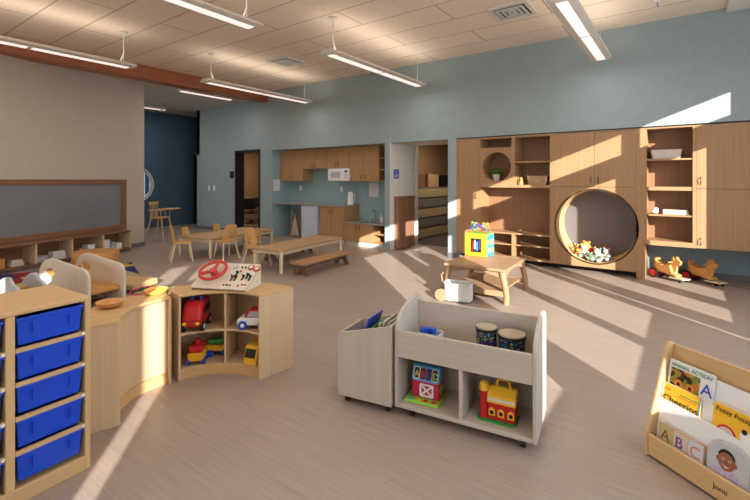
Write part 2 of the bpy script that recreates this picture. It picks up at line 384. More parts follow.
for x, y, *_ in spots:  # the last spots hold no fixture, only added fill lamps
    lamp('pendant_and_fill_down', 'AREA', (x, y+1.35, z0-.02), 20, NEUT, (0, 0, 0), shape='RECTANGLE', size=.12, size_y=2.6)
    lamp('pendant_and_fill_up', 'AREA', (x, y+1.35, z0+.09), 9, WARM, (pi, 0, 0), shape='RECTANGLE', size=.24, size_y=2.7)
for x, y in ((-9.6, 6.2), (-11.5, 4.6), (-12.62, 6.0), (-12, -1)):  # only some points have a strip built; the other lamps are added fill
    lamp('strip_and_fill_glow', 'AREA', (x, y, CL-.12), 16, NEUT, (0, 0, 0), shape='RECTANGLE', size=.12, size_y=1.4)
lamp('side_room_glow', 'AREA', (-10.8, 8.9, 2.6), 32, WARM, shape='SQUARE', size=.6)
lamp('storage_glow', 'AREA', (-4.6, 10.0, 2.6), 30, WARM, shape='SQUARE', size=.6)
# sun and sky
sun = lamp('sun', 'SUN', (6, -6, 6), 16.5, (1, .97, .93), angle=R(.3))
sun.rotation_euler = Vector((-1, .91, -.39)).to_track_quat('-Z', 'Y').to_euler()
wd = bpy.data.worlds.new('World'); S.world = wd; wd.use_nodes = True
bg = wd.node_tree.nodes['Background']; bg.inputs['Color'].default_value = (.76, .87, 1, 1); bg.inputs['Strength'].default_value = 7.0

# vents, smoke detector
def vent(x, y, lab):
    t = thing('ceiling_vent', lab, 'vent', (x, y, CH-.03), 0, 'square air vents in the ceiling')
    MB().prism([(-.27, -.27), (.27, -.27), (.27, .27), (-.27, .27)], .0, .03, 'z', holes=[[(-.21, -.21), (.21, -.21), (.21, .21), (-.21, .21)]]).build('frame', 'white_paint', t, bevel=.003)
    for r in (.185, .12, .06):
        q = r-.035
        MB().prism([(-r, -r), (r, -r), (r, r), (-r, r)], -.012, .0, 'z', holes=[[(-q, -q), (q, -q), (q, q), (-q, q)]]).build('louver', 'white_paint', t)
    MB().box(-.21, .21, -.21, .21, .022, .029).build('backing', 'dark_metal', t)
vent(-1.94, 5.95, 'square white ceiling vent beside the nearest pendant light'); vent(-6.4, 5.85, 'square white ceiling vent above the kitchen side of the room')
t = thing('smoke_detector', 'small white round detector on the ceiling near the right wall', 'detector', (-.28, 6.65, CH-.05))
MB().lathe([(.02, 0), (.05, .01), (.06, .03), (.06, .05)]).build('dome', 'white_plastic', t, smooth=True)
t = thing('exit_sensor', 'small white sensor hanging from the lower ceiling by the navy wall', 'sensor', (-12.6, 6.6, CL-.12))
MB().cyl((0, 0, 0), (0, 0, .09), .04).cyl((0, 0, .09), (0, 0, .12), .015).build('body', 'white_plastic', t)

# ================================================================ OAK WALL UNITS
def handle(parent, x, z, y=-.03, h=.10, mat='dark_metal', name='handle'):
    return MB().tube([(x, 0, z-h/2), (x, y, z-h/2+.012), (x, y-.006, z), (x, y, z+h/2-.012), (x, 0, z+h/2)], .006).build(name, mat, parent)
# tall cupboard at the left
t = thing('tall_cabinet', 'tall closed oak cupboard at the left end of the wall units, beside the doorway', 'cabinet', (-3.56, D, 0))
MB().box(0, .46, .022, .62, .1, 2.285).build('body', 'oak_z', t)
dr = MB().box(.035, .455, 0, .02, .11, 2.25).build('door', 'oak_z', t, bevel=.002); handle(dr, .40, 1.2)
MB().box(0, .032, 0, .022, .1, 2.285).box(.032, .46, 0, .022, 2.253, 2.285).build('filler_strip', 'oak_z', t)
MB().box(0, .46, .26, .28, 0, .1).build('toe_kick', 'dark_metal', t)
# niche shelf unit
t = thing('niche_shelf_unit', 'open oak wall unit with a round niche, upper shelves and low bottom shelves', 'shelving unit', (-3.10, D, 0))
wdt = 1.27
def ubox(n, *b, m='oak_z', bev=.002): return MB().box(*b).build(n, m, t, bevel=bev)
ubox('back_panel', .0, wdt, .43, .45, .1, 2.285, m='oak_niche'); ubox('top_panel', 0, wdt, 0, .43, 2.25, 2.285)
ubox('side_panel', 0, .022, 0, .43, .1, 2.25); ubox('side_panel', wdt-.022, wdt, 0, .43, .1, 2.25)
MB().prism([(.022, 1.415), (.60, 1.415), (.60, 2.065), (.022, 2.065)], .0, .022, 'y', holes=[circ(.325, 1.74, .265)]).build('niche_front', 'oak_x', t)
mb = MB(); N = 40; ro, ri = .285, .265
mb.prism(circ(.325, 1.74, .283), .022, .38, 'y', holes=[circ(.325, 1.74, .265)]); mb.build('niche_liner', 'oak_x', t, smooth=True)
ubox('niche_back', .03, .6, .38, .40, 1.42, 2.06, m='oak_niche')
ubox('shelf', .022, .60, 0, .42, 2.065, 2.09); ubox('divider', .60, .655, 0, .42, 1.415, 2.25)
ubox('shelf', .655, wdt-.022, .01, .42, 1.80, 1.83); ubox('shelf', .022, wdt-.022, 0, .43, 1.365, 1.415)
ubox('shelf', .022, wdt-.022, .0, .43, .535, .56, m='oak_x'); ubox('shelf', .022, wdt-.022, .02, .43, .335, .355, m='oak_x'); ubox('shelf', .022, wdt-.022, 0, .43, .1, .13, m='oak_x')
ubox('divider', .60, .65, 0.005, .43, .13, .335); ubox('divider', .60, .65, 0.005, .43, .355, .535)
ubox('toe_kick', 0, wdt, .26, .28, 0, .1, m='dark_metal')
# cupboard with the round play tunnel
t = thing('round_cubby_cabinet', 'oak cupboard with two upper doors over a big round crawl-in cubby', 'cabinet', (-1.83, D, 0))
W = 1.34
ubox('side_panel', 0, .022, .0, .62, .1, 2.285); ubox('side_panel', W-.11, W, 0, .62, 0, 2.285); ubox('top_panel', .022, W-.11, 0, .62, 2.262, 2.285); ubox('mid_panel', .022, W-.11, .022, .62, 1.37, 1.39)
d1 = MB().box(.012, .657, -.002, .02, 1.392, 2.258).build('door', 'oak_z', t, bevel=.002); handle(d1, .612, 1.50)
d2 = MB().box(.662, W-.112, -.002, .02, 1.392, 2.258).build('door', 'oak_z', t, bevel=.002); handle(d2, .712, 1.50)
MB().prism([(.022, .1), (W-.11, .1), (W-.11, 1.386), (.022, 1.386)], 0, .022, 'y', holes=[circ(.662, .757, .585, 64)]).build('cubby_front', 'oak_z', t)
MB().prism(circ(.662, .757, .605, 64), .0, .60, 'y', holes=[circ(.662, .757, .583, 64)]).build('cubby_liner', 'maple_y', t, smooth=True)
ubox('cubby_back', .022, W-.11, .60, .62, .1, 1.37, m='tunnel_grey'); ubox('toe_kick', 0, W-.11, .26, .28, 0, .1, m='dark_metal')
# open shelf unit
t = thing('wall_hung_shelves', 'wall-hung open oak shelves between the round cubby and the right cupboard', 'shelving unit', (-.49, D, 0))
W = .60
ubox('side_panel', .002, .024, 0, .45, .53, 2.285); ubox('side_panel', W-.022, W, 0, .45, .53, 2.285); ubox('top_panel', .024, W-.022, 0, .45, 2.26, 2.285)
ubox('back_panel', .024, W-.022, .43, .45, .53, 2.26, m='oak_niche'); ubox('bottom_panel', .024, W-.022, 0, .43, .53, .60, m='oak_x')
for z, h in ((1.79, .025), (1.345, .055), (.965, .025)): ubox('shelf', .024, W-.022, .012, .43, z, z+h, m='oak_x')
# right cupboard
t = thing('wall_hung_cabinet', 'wall-hung closed oak cupboard at the right edge above the ride-on toys', 'cabinet', (.11, D, 0))
W = 1.75
ubox('body', 0, W, .022, .45, .53, 2.285)
for i in range(2):
    x0, x1 = .02+i*.87, .02+(i+1)*.87-.006
    a = MB().box(x0, x1, -.002, .02, 1.378, 2.28).build('door', 'oak_z', t, bevel=.002); handle(a, x0+.05, 1.49)
    a = MB().box(x0, x1, -.002, .02, .535, 1.372).build('door', 'oak_z', t, bevel=.002); handle(a, x0+.05, .63)
MB().box(0, .018, 0, .022, .53, 2.285).build('filler_strip', 'oak_z', t)
struct(MB().box(-3.56, XR, D-.012, D+.0, 2.286, 2.30).build('shadow_strip', 'dark_metal'), 'dark strip modelled as the shadow line above the oak wall units')  # shade over the units built as a dark strip

# things on the oak shelves
t = thing('potted_plant', 'small leafy plant in a pale pot standing in the round niche', 'plant', (-2.83, D+.15, 1.478))
MB().lathe([(.05, 0), (.075, .12), (.078, .125), (.068, .125), (.06, .11)]).build('pot', 'terracotta', t, smooth=True)
mb = MB()
for i in range(26):
    a = random.uniform(0, 2*pi); l = random.uniform(.08, .2); e = random.uniform(.3, 1.2)
    p0 = Vector((0, 0, .11)); p1 = p0+Vector((cos(a)*l*cos(e), sin(a)*l*cos(e)*.8, l*sin(e))); dd = (p1-p0)
    sd = dd.cross(Vector((0, 0, 1))).normalized()*.016
    mb.tube([p0, p0+dd*.5+Vector((0, 0, .02)), p1], [.003, .003, .002], 5)
    mb.ell(p1, (.026, .02, .008), 8, X=T(*p1) @ Rz(degrees(a)) @ Ry(-30) @ T(*(-p1)))
mb.build('leaves', 'leaf', t, smooth=True)
MB().lathe([(.0, .1), (.06, .11)]).build('soil', 'soil', t)
def basket(name, lab, loc, w, dp, h, mat='wicker', flare=1.15, grp=None):
    t = thing(name, lab, 'basket', loc, 0, grp)
    mb = MB(); n = 28; rings = []
    def ring(k, z, inset=0):
        p = rrect(-w/2*k+inset, w/2*k-inset, -dp/2*k+inset, dp/2*k-inset, .03)
        return [mb.bm.verts.new((x, y, z)) for x, y in p]
    rr = [ring(1, 0)]+[ring(1+(flare-1)*i/5+(.012 if i % 2 else 0), h*i/5) for i in range(1, 6)]+[ring(flare, h, .012), ring(1, .012, .012)]
    for a, b in zip(rr, rr[1:]):
        for i in range(len(a)): mb.bm.faces.new((a[i], a[(i+1) % len(a)], b[(i+1) % len(a)], b[i]))
    mb.bm.faces.new(rr[0]); mb.bm.faces.new(rr[-1]); mb.build('body', mat, t)
    mb = MB(); q = rrect(-w/2*flare, w/2*flare, -dp/2*flare, dp/2*flare, .03); mb.tube([(x, y, h) for x, y in q], .007, 6, closed=True); mb.build('rim', mat, t)
    return t
basket('wicker_basket', 'small woven basket on the shelf right of the round niche', (-2.08, D+.17, 1.416), .30, .2, .15)
t = thing('wooden_figure', 'small carved wooden figure beside the woven basket', 'ornament', (-2.36, D+.1, 1.416))
MB().lathe([(.03, 0), (.035, .05), (.02, .08), (.03, .11), (.0, .14)]).build('body', 'toy_wood', t, smooth=True)
basket('wire_basket', 'wide pale basket on the top shelf of the wall-hung shelves', (-.23, D+.2, 1.816), .34, .24, .13, 'terracotta')
t = thing('cloud_ornament', 'small white rounded ornament at the left end of a wall-hung shelf', 'ornament', (-.37, D+.12, .991))
MB().ell((0, 0, .03), (.05, .04, .03)).ell((.01, 0, .065), (.04, .035, .035)).build('body', 'white_plush', t, smooth=True)
t = thing('folded_cloths', 'flat stack of folded cream cloths on the wall-hung shelf', 'cloth', (-.11, D+.17, .991))
for i in range(2): MB().box(-.16, .16-.01*i, -.1, .1, .035*i, .035*i+.033).build('cloth', 'cream_shell', t, bevel=.01, seg=3)
# plush toys in the round cubby
def plush(name, lab, loc, s, mat, earmat, rz=0, cat='soft toy'):
    t = thing(name, lab, cat, loc, R(rz), 'soft toys in the round cubby')
    MB().ell((0, 0, .07*s), (.075*s, .065*s, .07*s)).build('body', mat, t, smooth=True)
    MB().ell((0, -.03*s, .165*s), .055*s).build('head', mat, t, smooth=True)
    for sx in (-1, 1):
        MB().ell((sx*.045*s, -.02*s, .215*s), .022*s, 8).build('ear', earmat, t, smooth=True)
        MB().ell((sx*.07*s, -.05*s, .09*s), (.03*s, .045*s, .025*s), 8).build('arm', earmat, t, smooth=True)
        MB().ell((sx*.05*s, -.075*s, .03*s), (.032*s, .05*s, .028*s), 8).build('leg', mat, t, smooth=True)
    return t
tubez = lambda x: .757-sqrt(.583**2-min(.57, abs(x+1.168))**2)
for (x, y, s, m, e, n, lab) in [(-1.50, D+.14, .8, 'brown_plush', 'yellow_plush', 'plush_bear', 'brown plush toy at the left end of the pile in the round cubby'),
        (-1.37, D+.2, 1.1, 'white_plush', 'yellow_plush', 'plush_toy', 'cream plush toy with yellow ears in the round cubby'),
        (-1.22, D+.24, 1.1, 'red_plush', 'yellow_plush', 'plush_toy', 'red plush toy in the middle of the cubby pile'),
        (-1.10, D+.12, 1.15, 'white_plush', 'green_plush', 'plush_sheep', 'white plush sheep at the front of the cubby pile'),
        (-.95, D+.17, 1.0, 'white_plush', 'white_plush', 'plush_sheep', 'small white plush animal at the right end of the pile'),
        (-1.25, D+.08, .7, 'green_plush', 'white_plush', 'plush_frog', 'green plush toy lying low at the front of the pile'),
        (-1.36, D+.4, 1.25, 'yellow_plush', 'orange', 'plush_toy', 'yellow plush toy at the back of the cubby pile'),
        (-1.02, D+.36, 1.2, 'green_plush', 'red_plush', 'plush_toy', 'dark green plush toy behind the white sheep')]:
    x = -1.27+(x+1.27)*.8; s *= .86
    plush(n, lab, (x, y, max(tubez(x-.05), tubez(x+.05))+.002), s, m, e, random.uniform(-30, 30))

# ================================================================ KITCHEN ALCOVE
def cab(name, lab, x0, x1, y0, y1, z0, z1, doors, hz, group='kitchen wall cupboards', kick=0):
    t = thing(name, lab, 'cabinet', (x0, y0, 0), 0, group); w = x1-x0; dp = y1-y0
    MB().box(.002, w-.002, .02, dp-.004, z0+kick, z1).build('body', 'kitchen_oak', t)
    if kick: MB().box(.01, w-.01, .05, dp-.004, 0, kick).build('toe_kick', 'white_paint', t)
    dw = w/doors
    for i in range(doors):
        a = MB().box(i*dw+.003, (i+1)*dw-.003, 0, .018, z0+kick+.003, z1-.003).build('door', 'kitchen_oak', t, bevel=.002)
        handle(a, (i+1)*dw-.05 if i % 2 == 0 else i*dw+.05, hz, h=.09)
    return t
YU = 7.88; YB = D+.65
cab('wall_cabinet', 'tall oak wall cupboard at the left end above the kitchen counter', -8.842, -7.99, YU, YB, 1.47, 2.285, 2, 1.57)
cab('wall_cabinet', 'short oak wall cupboard next to the tall left one over the bare backsplash', -7.985, -7.19, YU, YB, 1.785, 2.285, 2, 1.87)
cab('wall_cabinet', 'short oak wall cupboard directly above the white microwave', -7.185, -6.45, YU, YB, 1.785, 2.285, 2, 1.87)
cab('wall_cabinet', 'tall oak wall cupboard right of the white microwave', -6.445, -5.60, YU, YB, 1.47, 2.285, 2, 1.57)
t = thing('wall_shelf', 'narrow open oak shelf unit at the right end of the kitchen cupboards', 'shelf', (-5.595, YU, 0), 0)
MB().box(0, .35, .33, .35, 1.47, 2.285).build('back_panel', 'walnut_z', t); MB().box(0, .018, 0, .33, 1.47, 2.285).build('side_panel', 'kitchen_oak', t)
for z in (1.47, 1.72, 1.98, 2.265): MB().box(.018, .35, 0, .33, z, z+.02).build('shelf', 'kitchen_oak', t)
t = thing('microwave', 'white microwave oven fitted under the short wall cupboard', 'microwave', (-7.09, YU-.04, 1.475))
MB().box(0, .66, .02, .36, 0, .302).build('body', 'white_plastic', t, bevel=.008)
a = MB().box(.005, .49, 0, .02, .01, .295).build('door', 'white_plastic', t, bevel=.004); MB().box(.09, .40, -.003, .001, .07, .22).build('window', 'grey_plastic', a)
MB().box(.495, .655, 0, .02, .01, .295).build('control_panel', 'white_plastic', t, bevel=.004)
mb = MB(); mb.box(.53, .62, -.003, .001, .21, .25).build('display', 'black', t)
for i in range(3):
    for j in range(3): MB().box(.53+i*.032, .555+i*.032, -.003, .001, .08+j*.038, .105+j*.038).build('button', 'orange' if (i+j) % 3 == 0 else 'grey_plastic', t)
t = thing('kitchen_counter', 'long grey worktop at standing height along the kitchen alcove', 'counter', (-8.84, D+.04, .87))
MB().box(0, 2.42, 0, .60, 0, .035).build('worktop', 'counter', t, bevel=.004)
cab('base_cabinet', 'tall two door oak base cupboard under the grey counter', -7.20, -6.44, D+.07, YB, 0, .868, 2, .76, 'kitchen base cupboards', kick=.1)
t = thing('refrigerator', 'pale undercounter refrigerator left of the oak base cupboard', 'refrigerator', (-7.84, D+.06, 0))
MB().box(.02, .56, .04, .56, .02, .86).build('body', 'white_plastic', t, bevel=.005)
a = MB().box(.02, .56, 0, .038, .04, .86).build('door', 'fridge', t, bevel=.006); MB().box(.52, .545, -.02, 0, .5, .76).build('handle', 'fridge', a)
MB().box(0, .018, 0, .56, 0, .868).build('end_panel', 'kitchen_oak', t)
t = thing('low_sink_counter', 'low child-height grey sink counter with oak doors at the right of the alcove', 'sink counter', (-6.425, D+.02, 0))
MB().box(0, 1.185, 0, .62, .50, .53).build('worktop', 'counter', t, bevel=.004)
MB().box(.02, .86, .04, .60, .1, .50).build('body', 'kitchen_oak', t); MB().box(.03, 1.17, .07, .60, 0, .1).build('toe_kick', 'white_paint', t)
for i in range(2):
    a = MB().box(.02+i*.42, .435+i*.42, .02, .04, .11, .495).build('door', 'kitchen_oak', t, bevel=.002); handle(a, .39 if i == 0 else .49, .43, h=.08).location = (0, .02, 0)
for z in (.1, .29): MB().box(.865, 1.175, .03, .60, z, z+.02).build('shelf', 'kitchen_oak', t)
MB().box(1.158, 1.178, .03, .60, .12, .5).build('side_panel', 'kitchen_oak', t)
MB().prism(rrect(.35, .95, .12, .5, .05), .531, .534, 'z', holes=[rrect(.38, .92, .15, .47, .04)]).build('sink_rim', 'chrome', t)
a = MB(); a.box(.38, .92, .15, .47, .5305, .532).build('basin', 'chrome', t)
t = thing('faucet', 'chrome gooseneck tap standing behind the low sink', 'faucet', (-5.83, D+.5, .532))
MB().tube([(0, 0, 0), (0, 0, .2), (0, -.02, .25), (0, -.08, .27), (0, -.13, .24), (0, -.135, .2)], .012).build('spout', 'chrome', t, smooth=True)
for sx in (-1, 1):
    MB().cyl((sx*.09, 0, 0), (sx*.09, 0, .05), .018).box(sx*.09-.008, sx*.09+.008, -.06, .01, .05, .062).build('tap_handle', 'chrome', t)
t = thing('soap_bottle', 'white pump soap bottle right of the tap', 'bottle', (-5.56, D+.35, .532))
MB().lathe([(.035, 0), (.038, .1), (.03, .13), (.012, .14)]).build('bottle', 'white_plastic', t, smooth=True); MB().cyl((0, 0, .14), (0, 0, .18), .006).box(-.045, .01, -.008, .008, .175, .19).build('pump', 'white_plastic', t)
t = thing('water_jug', 'white electric jug standing at the right end of the high counter', 'jug', (-6.57, D+.48, .906))
MB().lathe([(.085, 0), (.088, .02), (.075, .12), (.07, .27), (.06, .3), (.0, .31)]).build('body', 'white_plastic', t, smooth=True)
MB().tube([(.07, 0, .27), (.12, 0, .26), (.13, 0, .18), (.12, 0, .08), (.08, 0, .05)], .012).build('handle', 'white_plastic', t, smooth=True)
t = thing('easel', 'folded wooden easel leaning in the knee space under the counter', 'easel', (-8.3, D+.3, 0))
mb = MB(); mb.prism([(-.22, 0), (-.18, 0), (.02, .74), (-.02, .74)], -.02, .0, 'y'); mb.prism([(.22, 0), (.18, 0), (-.02, .74), (.02, .74)], -.02, .0, 'y'); mb.build('frame', 'walnut_z', t)
MB().prism([(-.2, .05), (.2, .05), (.03, .68), (-.03, .68)], .0, .01, 'y').build('board', 'terracotta', t)
t = thing('cardboard_panel', 'dark brown panel leaning beside the folded easel', 'panel', (-8.0, D+.45, 0))
MB().box(-.12, .12, -.02, .0, .0, .7, X=Rx(-12)).build('panel', 'walnut_z', t)
def paper(lab, loc, rz, w, h):
    t = thing('paper_notice', lab, 'notice', loc, rz); MB().box(-w/2, w/2, -.004, -.001, -h/2, h/2).build('sheet', 'paper', t)
    mb = MB()
    for i in range(7): mb.box(-w*.38, w*(.38-.1*(i % 3)), -.006, -.0035, h*(.34-.1*i)-.003, h*(.34-.1*i)+.003)
    mb.build('print_line', 'grey_plastic', t)
paper('white paper notice on the left side wall of the kitchen alcove', (-8.84, D+.14, 1.36), R(90), .22, .30)
paper('white paper notice on the backsplash above the low sink', (-6.0, YB, 1.27), 0, .28, .34)
def outlet(lab, x, y, z, name='light_switch', cat='switch', group=None):
    t = thing(name, lab, cat, (x, y, z), 0, group); MB().box(-.045, .045, -.008, 0, -.07, .07).build('cover_plate', 'white_plastic', t, bevel=.004)
    MB().box(-.015, .015, -.013, -.006, -.03, .03).build('rocker', 'white_plastic', t, bevel=.003)
outlet('left of the two white switches on the blue wall beside the dark door', -11.70, D, 1.26, group='switches on the blue wall'); outlet('right of the two white switches on the blue wall beside the dark door', -11.43, D, 1.26, group='switches on the blue wall')
outlet('white round dispenser on the backsplash left of the counter', -8.45, YB, 1.29, 'wall_outlet', 'outlet'); outlet('white outlet on the backsplash beside the white jug', -7.0, YB, 1.27, 'wall_outlet', 'outlet')
# signs
t = thing('door_sign', 'small dark square sign on the blue wall left of the dark door frame', 'sign', (-10.57, D, 1.65)); MB().box(-.1, .1, -.01, -.001, -.1, .1).build('plate', 'black', t, bevel=.003)
t = thing('accessibility_sign', 'blue square sign with a white figure on the cream passage wall', 'sign', (-5.085, D+.22, 1.63), R(90))
MB().box(-.1, .1, -.01, -.001, -.1, .1).build('plate', 'blue', t, bevel=.003, label='blue plate')
MB().prism(circ(-.02, .055, .016, 12), -.013, -.009, 'y').tube([(-.02, -.012, .03), (-.015, -.012, -.01), (.02, -.012, -.015), (.035, -.012, -.055)], .007).tube([(-.03+.035*cos(a*.5), -.012, -.035+.035*sin(a*.5)) for a in range(5, 14)], .006).build('symbol', 'white_plastic', t, label='white wheelchair figure')
# passage furniture
t = thing('passage_cabinet', 'reddish brown wooden cabinet against the cream passage wall', 'cabinet', (-5.08, D+.14, 0))
MB().box(0, .14, 0, .62, .02, 1.12).build('body', 'walnut_z', t, bevel=.004); MB().box(-.0, .16, -.01, .63, 1.12, 1.145).build('top', 'walnut_y', t)
MB().box(.14, .152, .02, .30, .04, 1.1).build('door', 'walnut_z', t, bevel=.002); MB().box(.14, .152, .32, .60, .04, 1.1).build('door', 'walnut_z', t, bevel=.002)
t = thing('drawer_cabinet', 'long chest of tan and grey drawers in the storage room', 'cabinet', (-5.82, 9.0, .012))
MB().box(0, .48, 0, 3.0, 0, 1.3).build('body', 'grey_mat', t)
for i in range(5): MB().box(.48, .50, .01, 2.99, .05+i*.25, .25+i*.25).build('drawer', ('tan', 'grey_mat')[i % 2], t, bevel=.004)
for i, (y, w, h, m) in enumerate([(9.2, .45, .33, 'walnut_z'), (9.8, .6, .34, 'wicker'), (10.6, .7, .32, 'black'), (11.4, .5, .3, 'wicker')]):
    t = thing('storage_box', ['dark brown storage box nearest on the drawer chest', 'wicker coloured storage box in the middle of the drawer chest', 'black storage box farther along the drawer chest', 'tan storage box at the far end of the drawer chest'][i], 'box', (-5.75, y, 1.313), 0, 'boxes on the drawer chest')
    MB().box(0, .36, 0, w, 0, h-.04).build('body', m, t, bevel=.008); MB().box(-.006, .366, -.006, w+.006, h-.04, h).build('lid', m, t, bevel=.006)

# ================================================================ BLACKBOARD WALL
def onwall(t, v, z=0): p = LW @ Vector((t, v, z)); return tuple(p)
AW = atan2(WD.y, WD.x)
b = thing('blackboard', 'long dark grey chalkboard in a brown wooden frame on the beige wall', 'blackboard', onwall(.50, 0, 0), AW)
MB().box(.12, 6.0, .002, .02, .53, 1.42).build('board', 'slate', b)
MB().box(0, 6.1, .0, .045, 1.415, 1.51).build('frame_top', 'walnut_x', b, bevel=.004); MB().box(0, 6.1, 0, .05, .45, .545).build('frame_bottom', 'walnut_x', b, bevel=.004); MB().box(0, .125, 0, .044, .545, 1.415).build('frame_side', 'walnut_z', b, bevel=.004)
c = thing('low_cubby_shelf', 'long low wooden cubby shelf under the chalkboard', 'shelf', onwall(.66, 0, 0), AW)
MB().box(0, 5.6, .016, .36, .415, .445).build('top', 'walnut_x', c, bevel=.004); MB().box(0, 5.6, .016, .36, .05, .08).build('bottom', 'walnut_x', c); MB().box(0, 5.6, .016, .03, .08, .415).build('back_panel', 'walnut_x', c)
MB().box(.0, 5.6, .05, .32, 0, .05).build('toe_kick', 'tunnel_grey', c)
for i in range(10): MB().box(i*.62, i*.62+.03, .03, .355, .08, .415).build('divider', 'birch_z', c)
items = [('toy_box', 'small white box at the right end of the cubby shelf', .14, .12, .12, 'white_plastic'), ('block_stack', 'grey block in the right-most cubby', .29, .1, .16, 'grey_plastic'), ('toy_box', 'pale grey box filling the right-most cubby', .42, .16, .22, 'paper'),
         ('toy_box', 'white box in the second cubby from the right', .74, .14, .17, 'white_plastic'), ('block_stack', 'wooden block in the second cubby from the right', .92, .15, .13, 'wicker'), ('toy_box', 'brown box at the left of the second cubby', 1.06, .14, .1, 'rustic_x'),
         ('block_stack', 'cream stack of flat blocks in the third cubby from the right', 1.30, .24, .14, 'paper'), ('toy_box', 'grey tray in the third cubby from the right', 1.62, .2, .1, 'grey_plastic'),
         ('block_stack', 'tan stack of books in the fourth cubby from the right', 2.0, .2, .1, 'terracotta'), ('toy_box', 'golden wooden box in the fourth cubby from the right', 2.28, .16, .16, 'toy_wood'),
         ('toy_box', 'white low tray in the fifth cubby from the right', 2.6, .26, .08, 'paper'), ('block_stack', 'orange wood block in the fifth cubby', 2.9, .14, .14, 'toy_wood')]
for n, lab, x, w, h, m in items:
    p = LW @ Vector((.66+x+.02, .12, .081)); t = thing(n, lab, 'box' if n == 'toy_box' else 'blocks', tuple(p), AW, 'things in the low cubby shelf')
    if n == 'toy_box':
        MB().box(0, w, 0, .16, 0, h*.85).build('body', m, t, bevel=.004); MB().box(-.003, w+.003, -.003, .163, h*.85, h).build('lid', m, t, bevel=.003)
    else:
        for k in range(3): MB().box(.006*k, w-.01*k, .01*k, .17-.008*k, h/3*k, h/3*(k+1)-.002).build('block', m, t, bevel=.003)

# ================================================================ CHILD FURNITURE
def tapered(mb, p0, p1, r0, r1, n=10): return mb.cyl(p0, p1, r0, r1, n)
def make_chair(wmat='chair_wood'):
    t = thing('child_chair', 'x', 'chair')
    MB().prism(rrect(-.165, .165, -.15, .17, .05), .325, .345, 'z').build('seat', wmat, t, bevel=.006)
    bk = rrect(-.15, .15, 0, .33, .075, 8)
    bk = [(x*(1-.18*(y/.33)) if y > .02 else x*.8, y) for x, y in bk]
    X = T(0, -.145, .335) @ Rx(10)
    mb = MB(); mb.prism(bk, -.006, .008, 'y', holes=[circ(0, .09, .055, 20, .05)], X=X)
    for v in mb.bm.verts: v.co.y += v.co.x**2*1.6
    mb.build('backrest', wmat, t, bevel=.003)
    for sx in (-1, 1):
        MB().cyl((sx*.12, .13, .33), (sx*.165, .18, 0), .019, .014, 10).build('leg', 'leg_cream', t, smooth=True)
        MB().cyl((sx*.12, -.11, .33), (sx*.165, -.19, 0), .019, .014, 10).build('leg', 'leg_cream', t, smooth=True)
    mb = MB(); mb.box(-.13, .13, -.12, -.1, .29, .325); mb.box(-.13, .13, .12, .14, .29, .325); mb.build('stretcher', 'leg_cream', t)
    return t
proto = make_chair()
def chair_at(x, y, face, lab, first=[True], s=1):
    o = proto if first[0] else dup(proto); first[0] = False
    place(o, (x, y, 0), R(face)-pi/2, lab, 'child chairs at the low tables', s)
    return o
def table(lab, cx, cy, w, l, rz, h=.385):
    t = thing('child_table', lab, 'table', (cx, cy, 0), R(rz))
    MB().prism(rrect(-w/2, w/2, -l/2, l/2, .05), h-.028, h, 'z').build('tabletop', 'table_wood', t, bevel=.006)
    MB().prism(rrect(-w/2+.04, w/2-.04, -l/2+.04, l/2-.04, .03), h-.085, h-.028, 'z', holes=[rrect(-w/2+.065, w/2-.065, -l/2+.065, l/2-.065, .02)]).build('apron', 'leg_cream', t)
    for sx in (-1, 1):
        for sy in (-1, 1): MB().cyl((sx*(w/2-.055), sy*(l/2-.055), h-.028), (sx*(w/2-.05), sy*(l/2-.05), 0), .036, .027, 14).build('leg', 'leg_cream', t, smooth=True)
table('far low wooden child table with the chairs around it', -7.88, 5.585, .95, 1.83, 8.5)
table('nearer low wooden child table with the bench beside it', -5.62, 5.50, .66, 1.83, 7.5)
chair_at(-7.60, 4.36, 66, 'light wood child chair at the near end of the far table, seen from the side')
chair_at(-7.13, 5.0, 174, 'light wood child chair with its back to the camera at the far table')
chair_at(-7.12, 5.62, 190, 'smaller light wood child chair half hidden behind the chair that faces away', s=.8)
chair_at(-8.60, 5.12, 15, 'small light wood child chair on the far side of the far table, left one', s=.74)
chair_at(-8.72, 5.95, 10, 'small light wood child chair on the far side of the far table, right one', s=.74)
chair_at(-6.03, 4.84, 12, 'light wood child chair at the left side of the nearer table')
def bench(lab, cx, cy, rz, l=1.32, w=.3, h=.21):
    t = thing('bench', lab, 'bench', (cx, cy, 0), R(rz), 'low wooden benches')
    MB().prism(rrect(-w/2, w/2, -l/2, l/2, .02), h-.03, h, 'z').build('seat', 'bench_top', t, bevel=.005)
    for sy in (-1, 1):
        arch = [(-w/2, 0), (-w/2+.07, 0)]+[(-.075+.15*i/8*1.0, .02+.075*sin(pi*i/8)) for i in range(9)]+[(w/2-.07, 0), (w/2, 0), (w/2-.01, .05), (w/2-.045, .1), (w/2-.045, h-.03), (-w/2+.045, h-.03), (-w/2+.045, .1), (-w/2+.01, .05)]
        MB().prism(arch, sy*(l/2-.12)-.02, sy*(l/2-.12)+.02, 'y').build('leg', 'bench_dark', t, bevel=.004)
    MB().box(-.012, .012, -l/2+.12, l/2-.12, .1, h-.03).build('stretcher', 'bench_dark', t)
bench('low brown bench in front of the nearer table', -4.93, 5.33, 5)
bench('low brown bench mostly hidden behind the nearer table', -6.30, 5.85, 7)
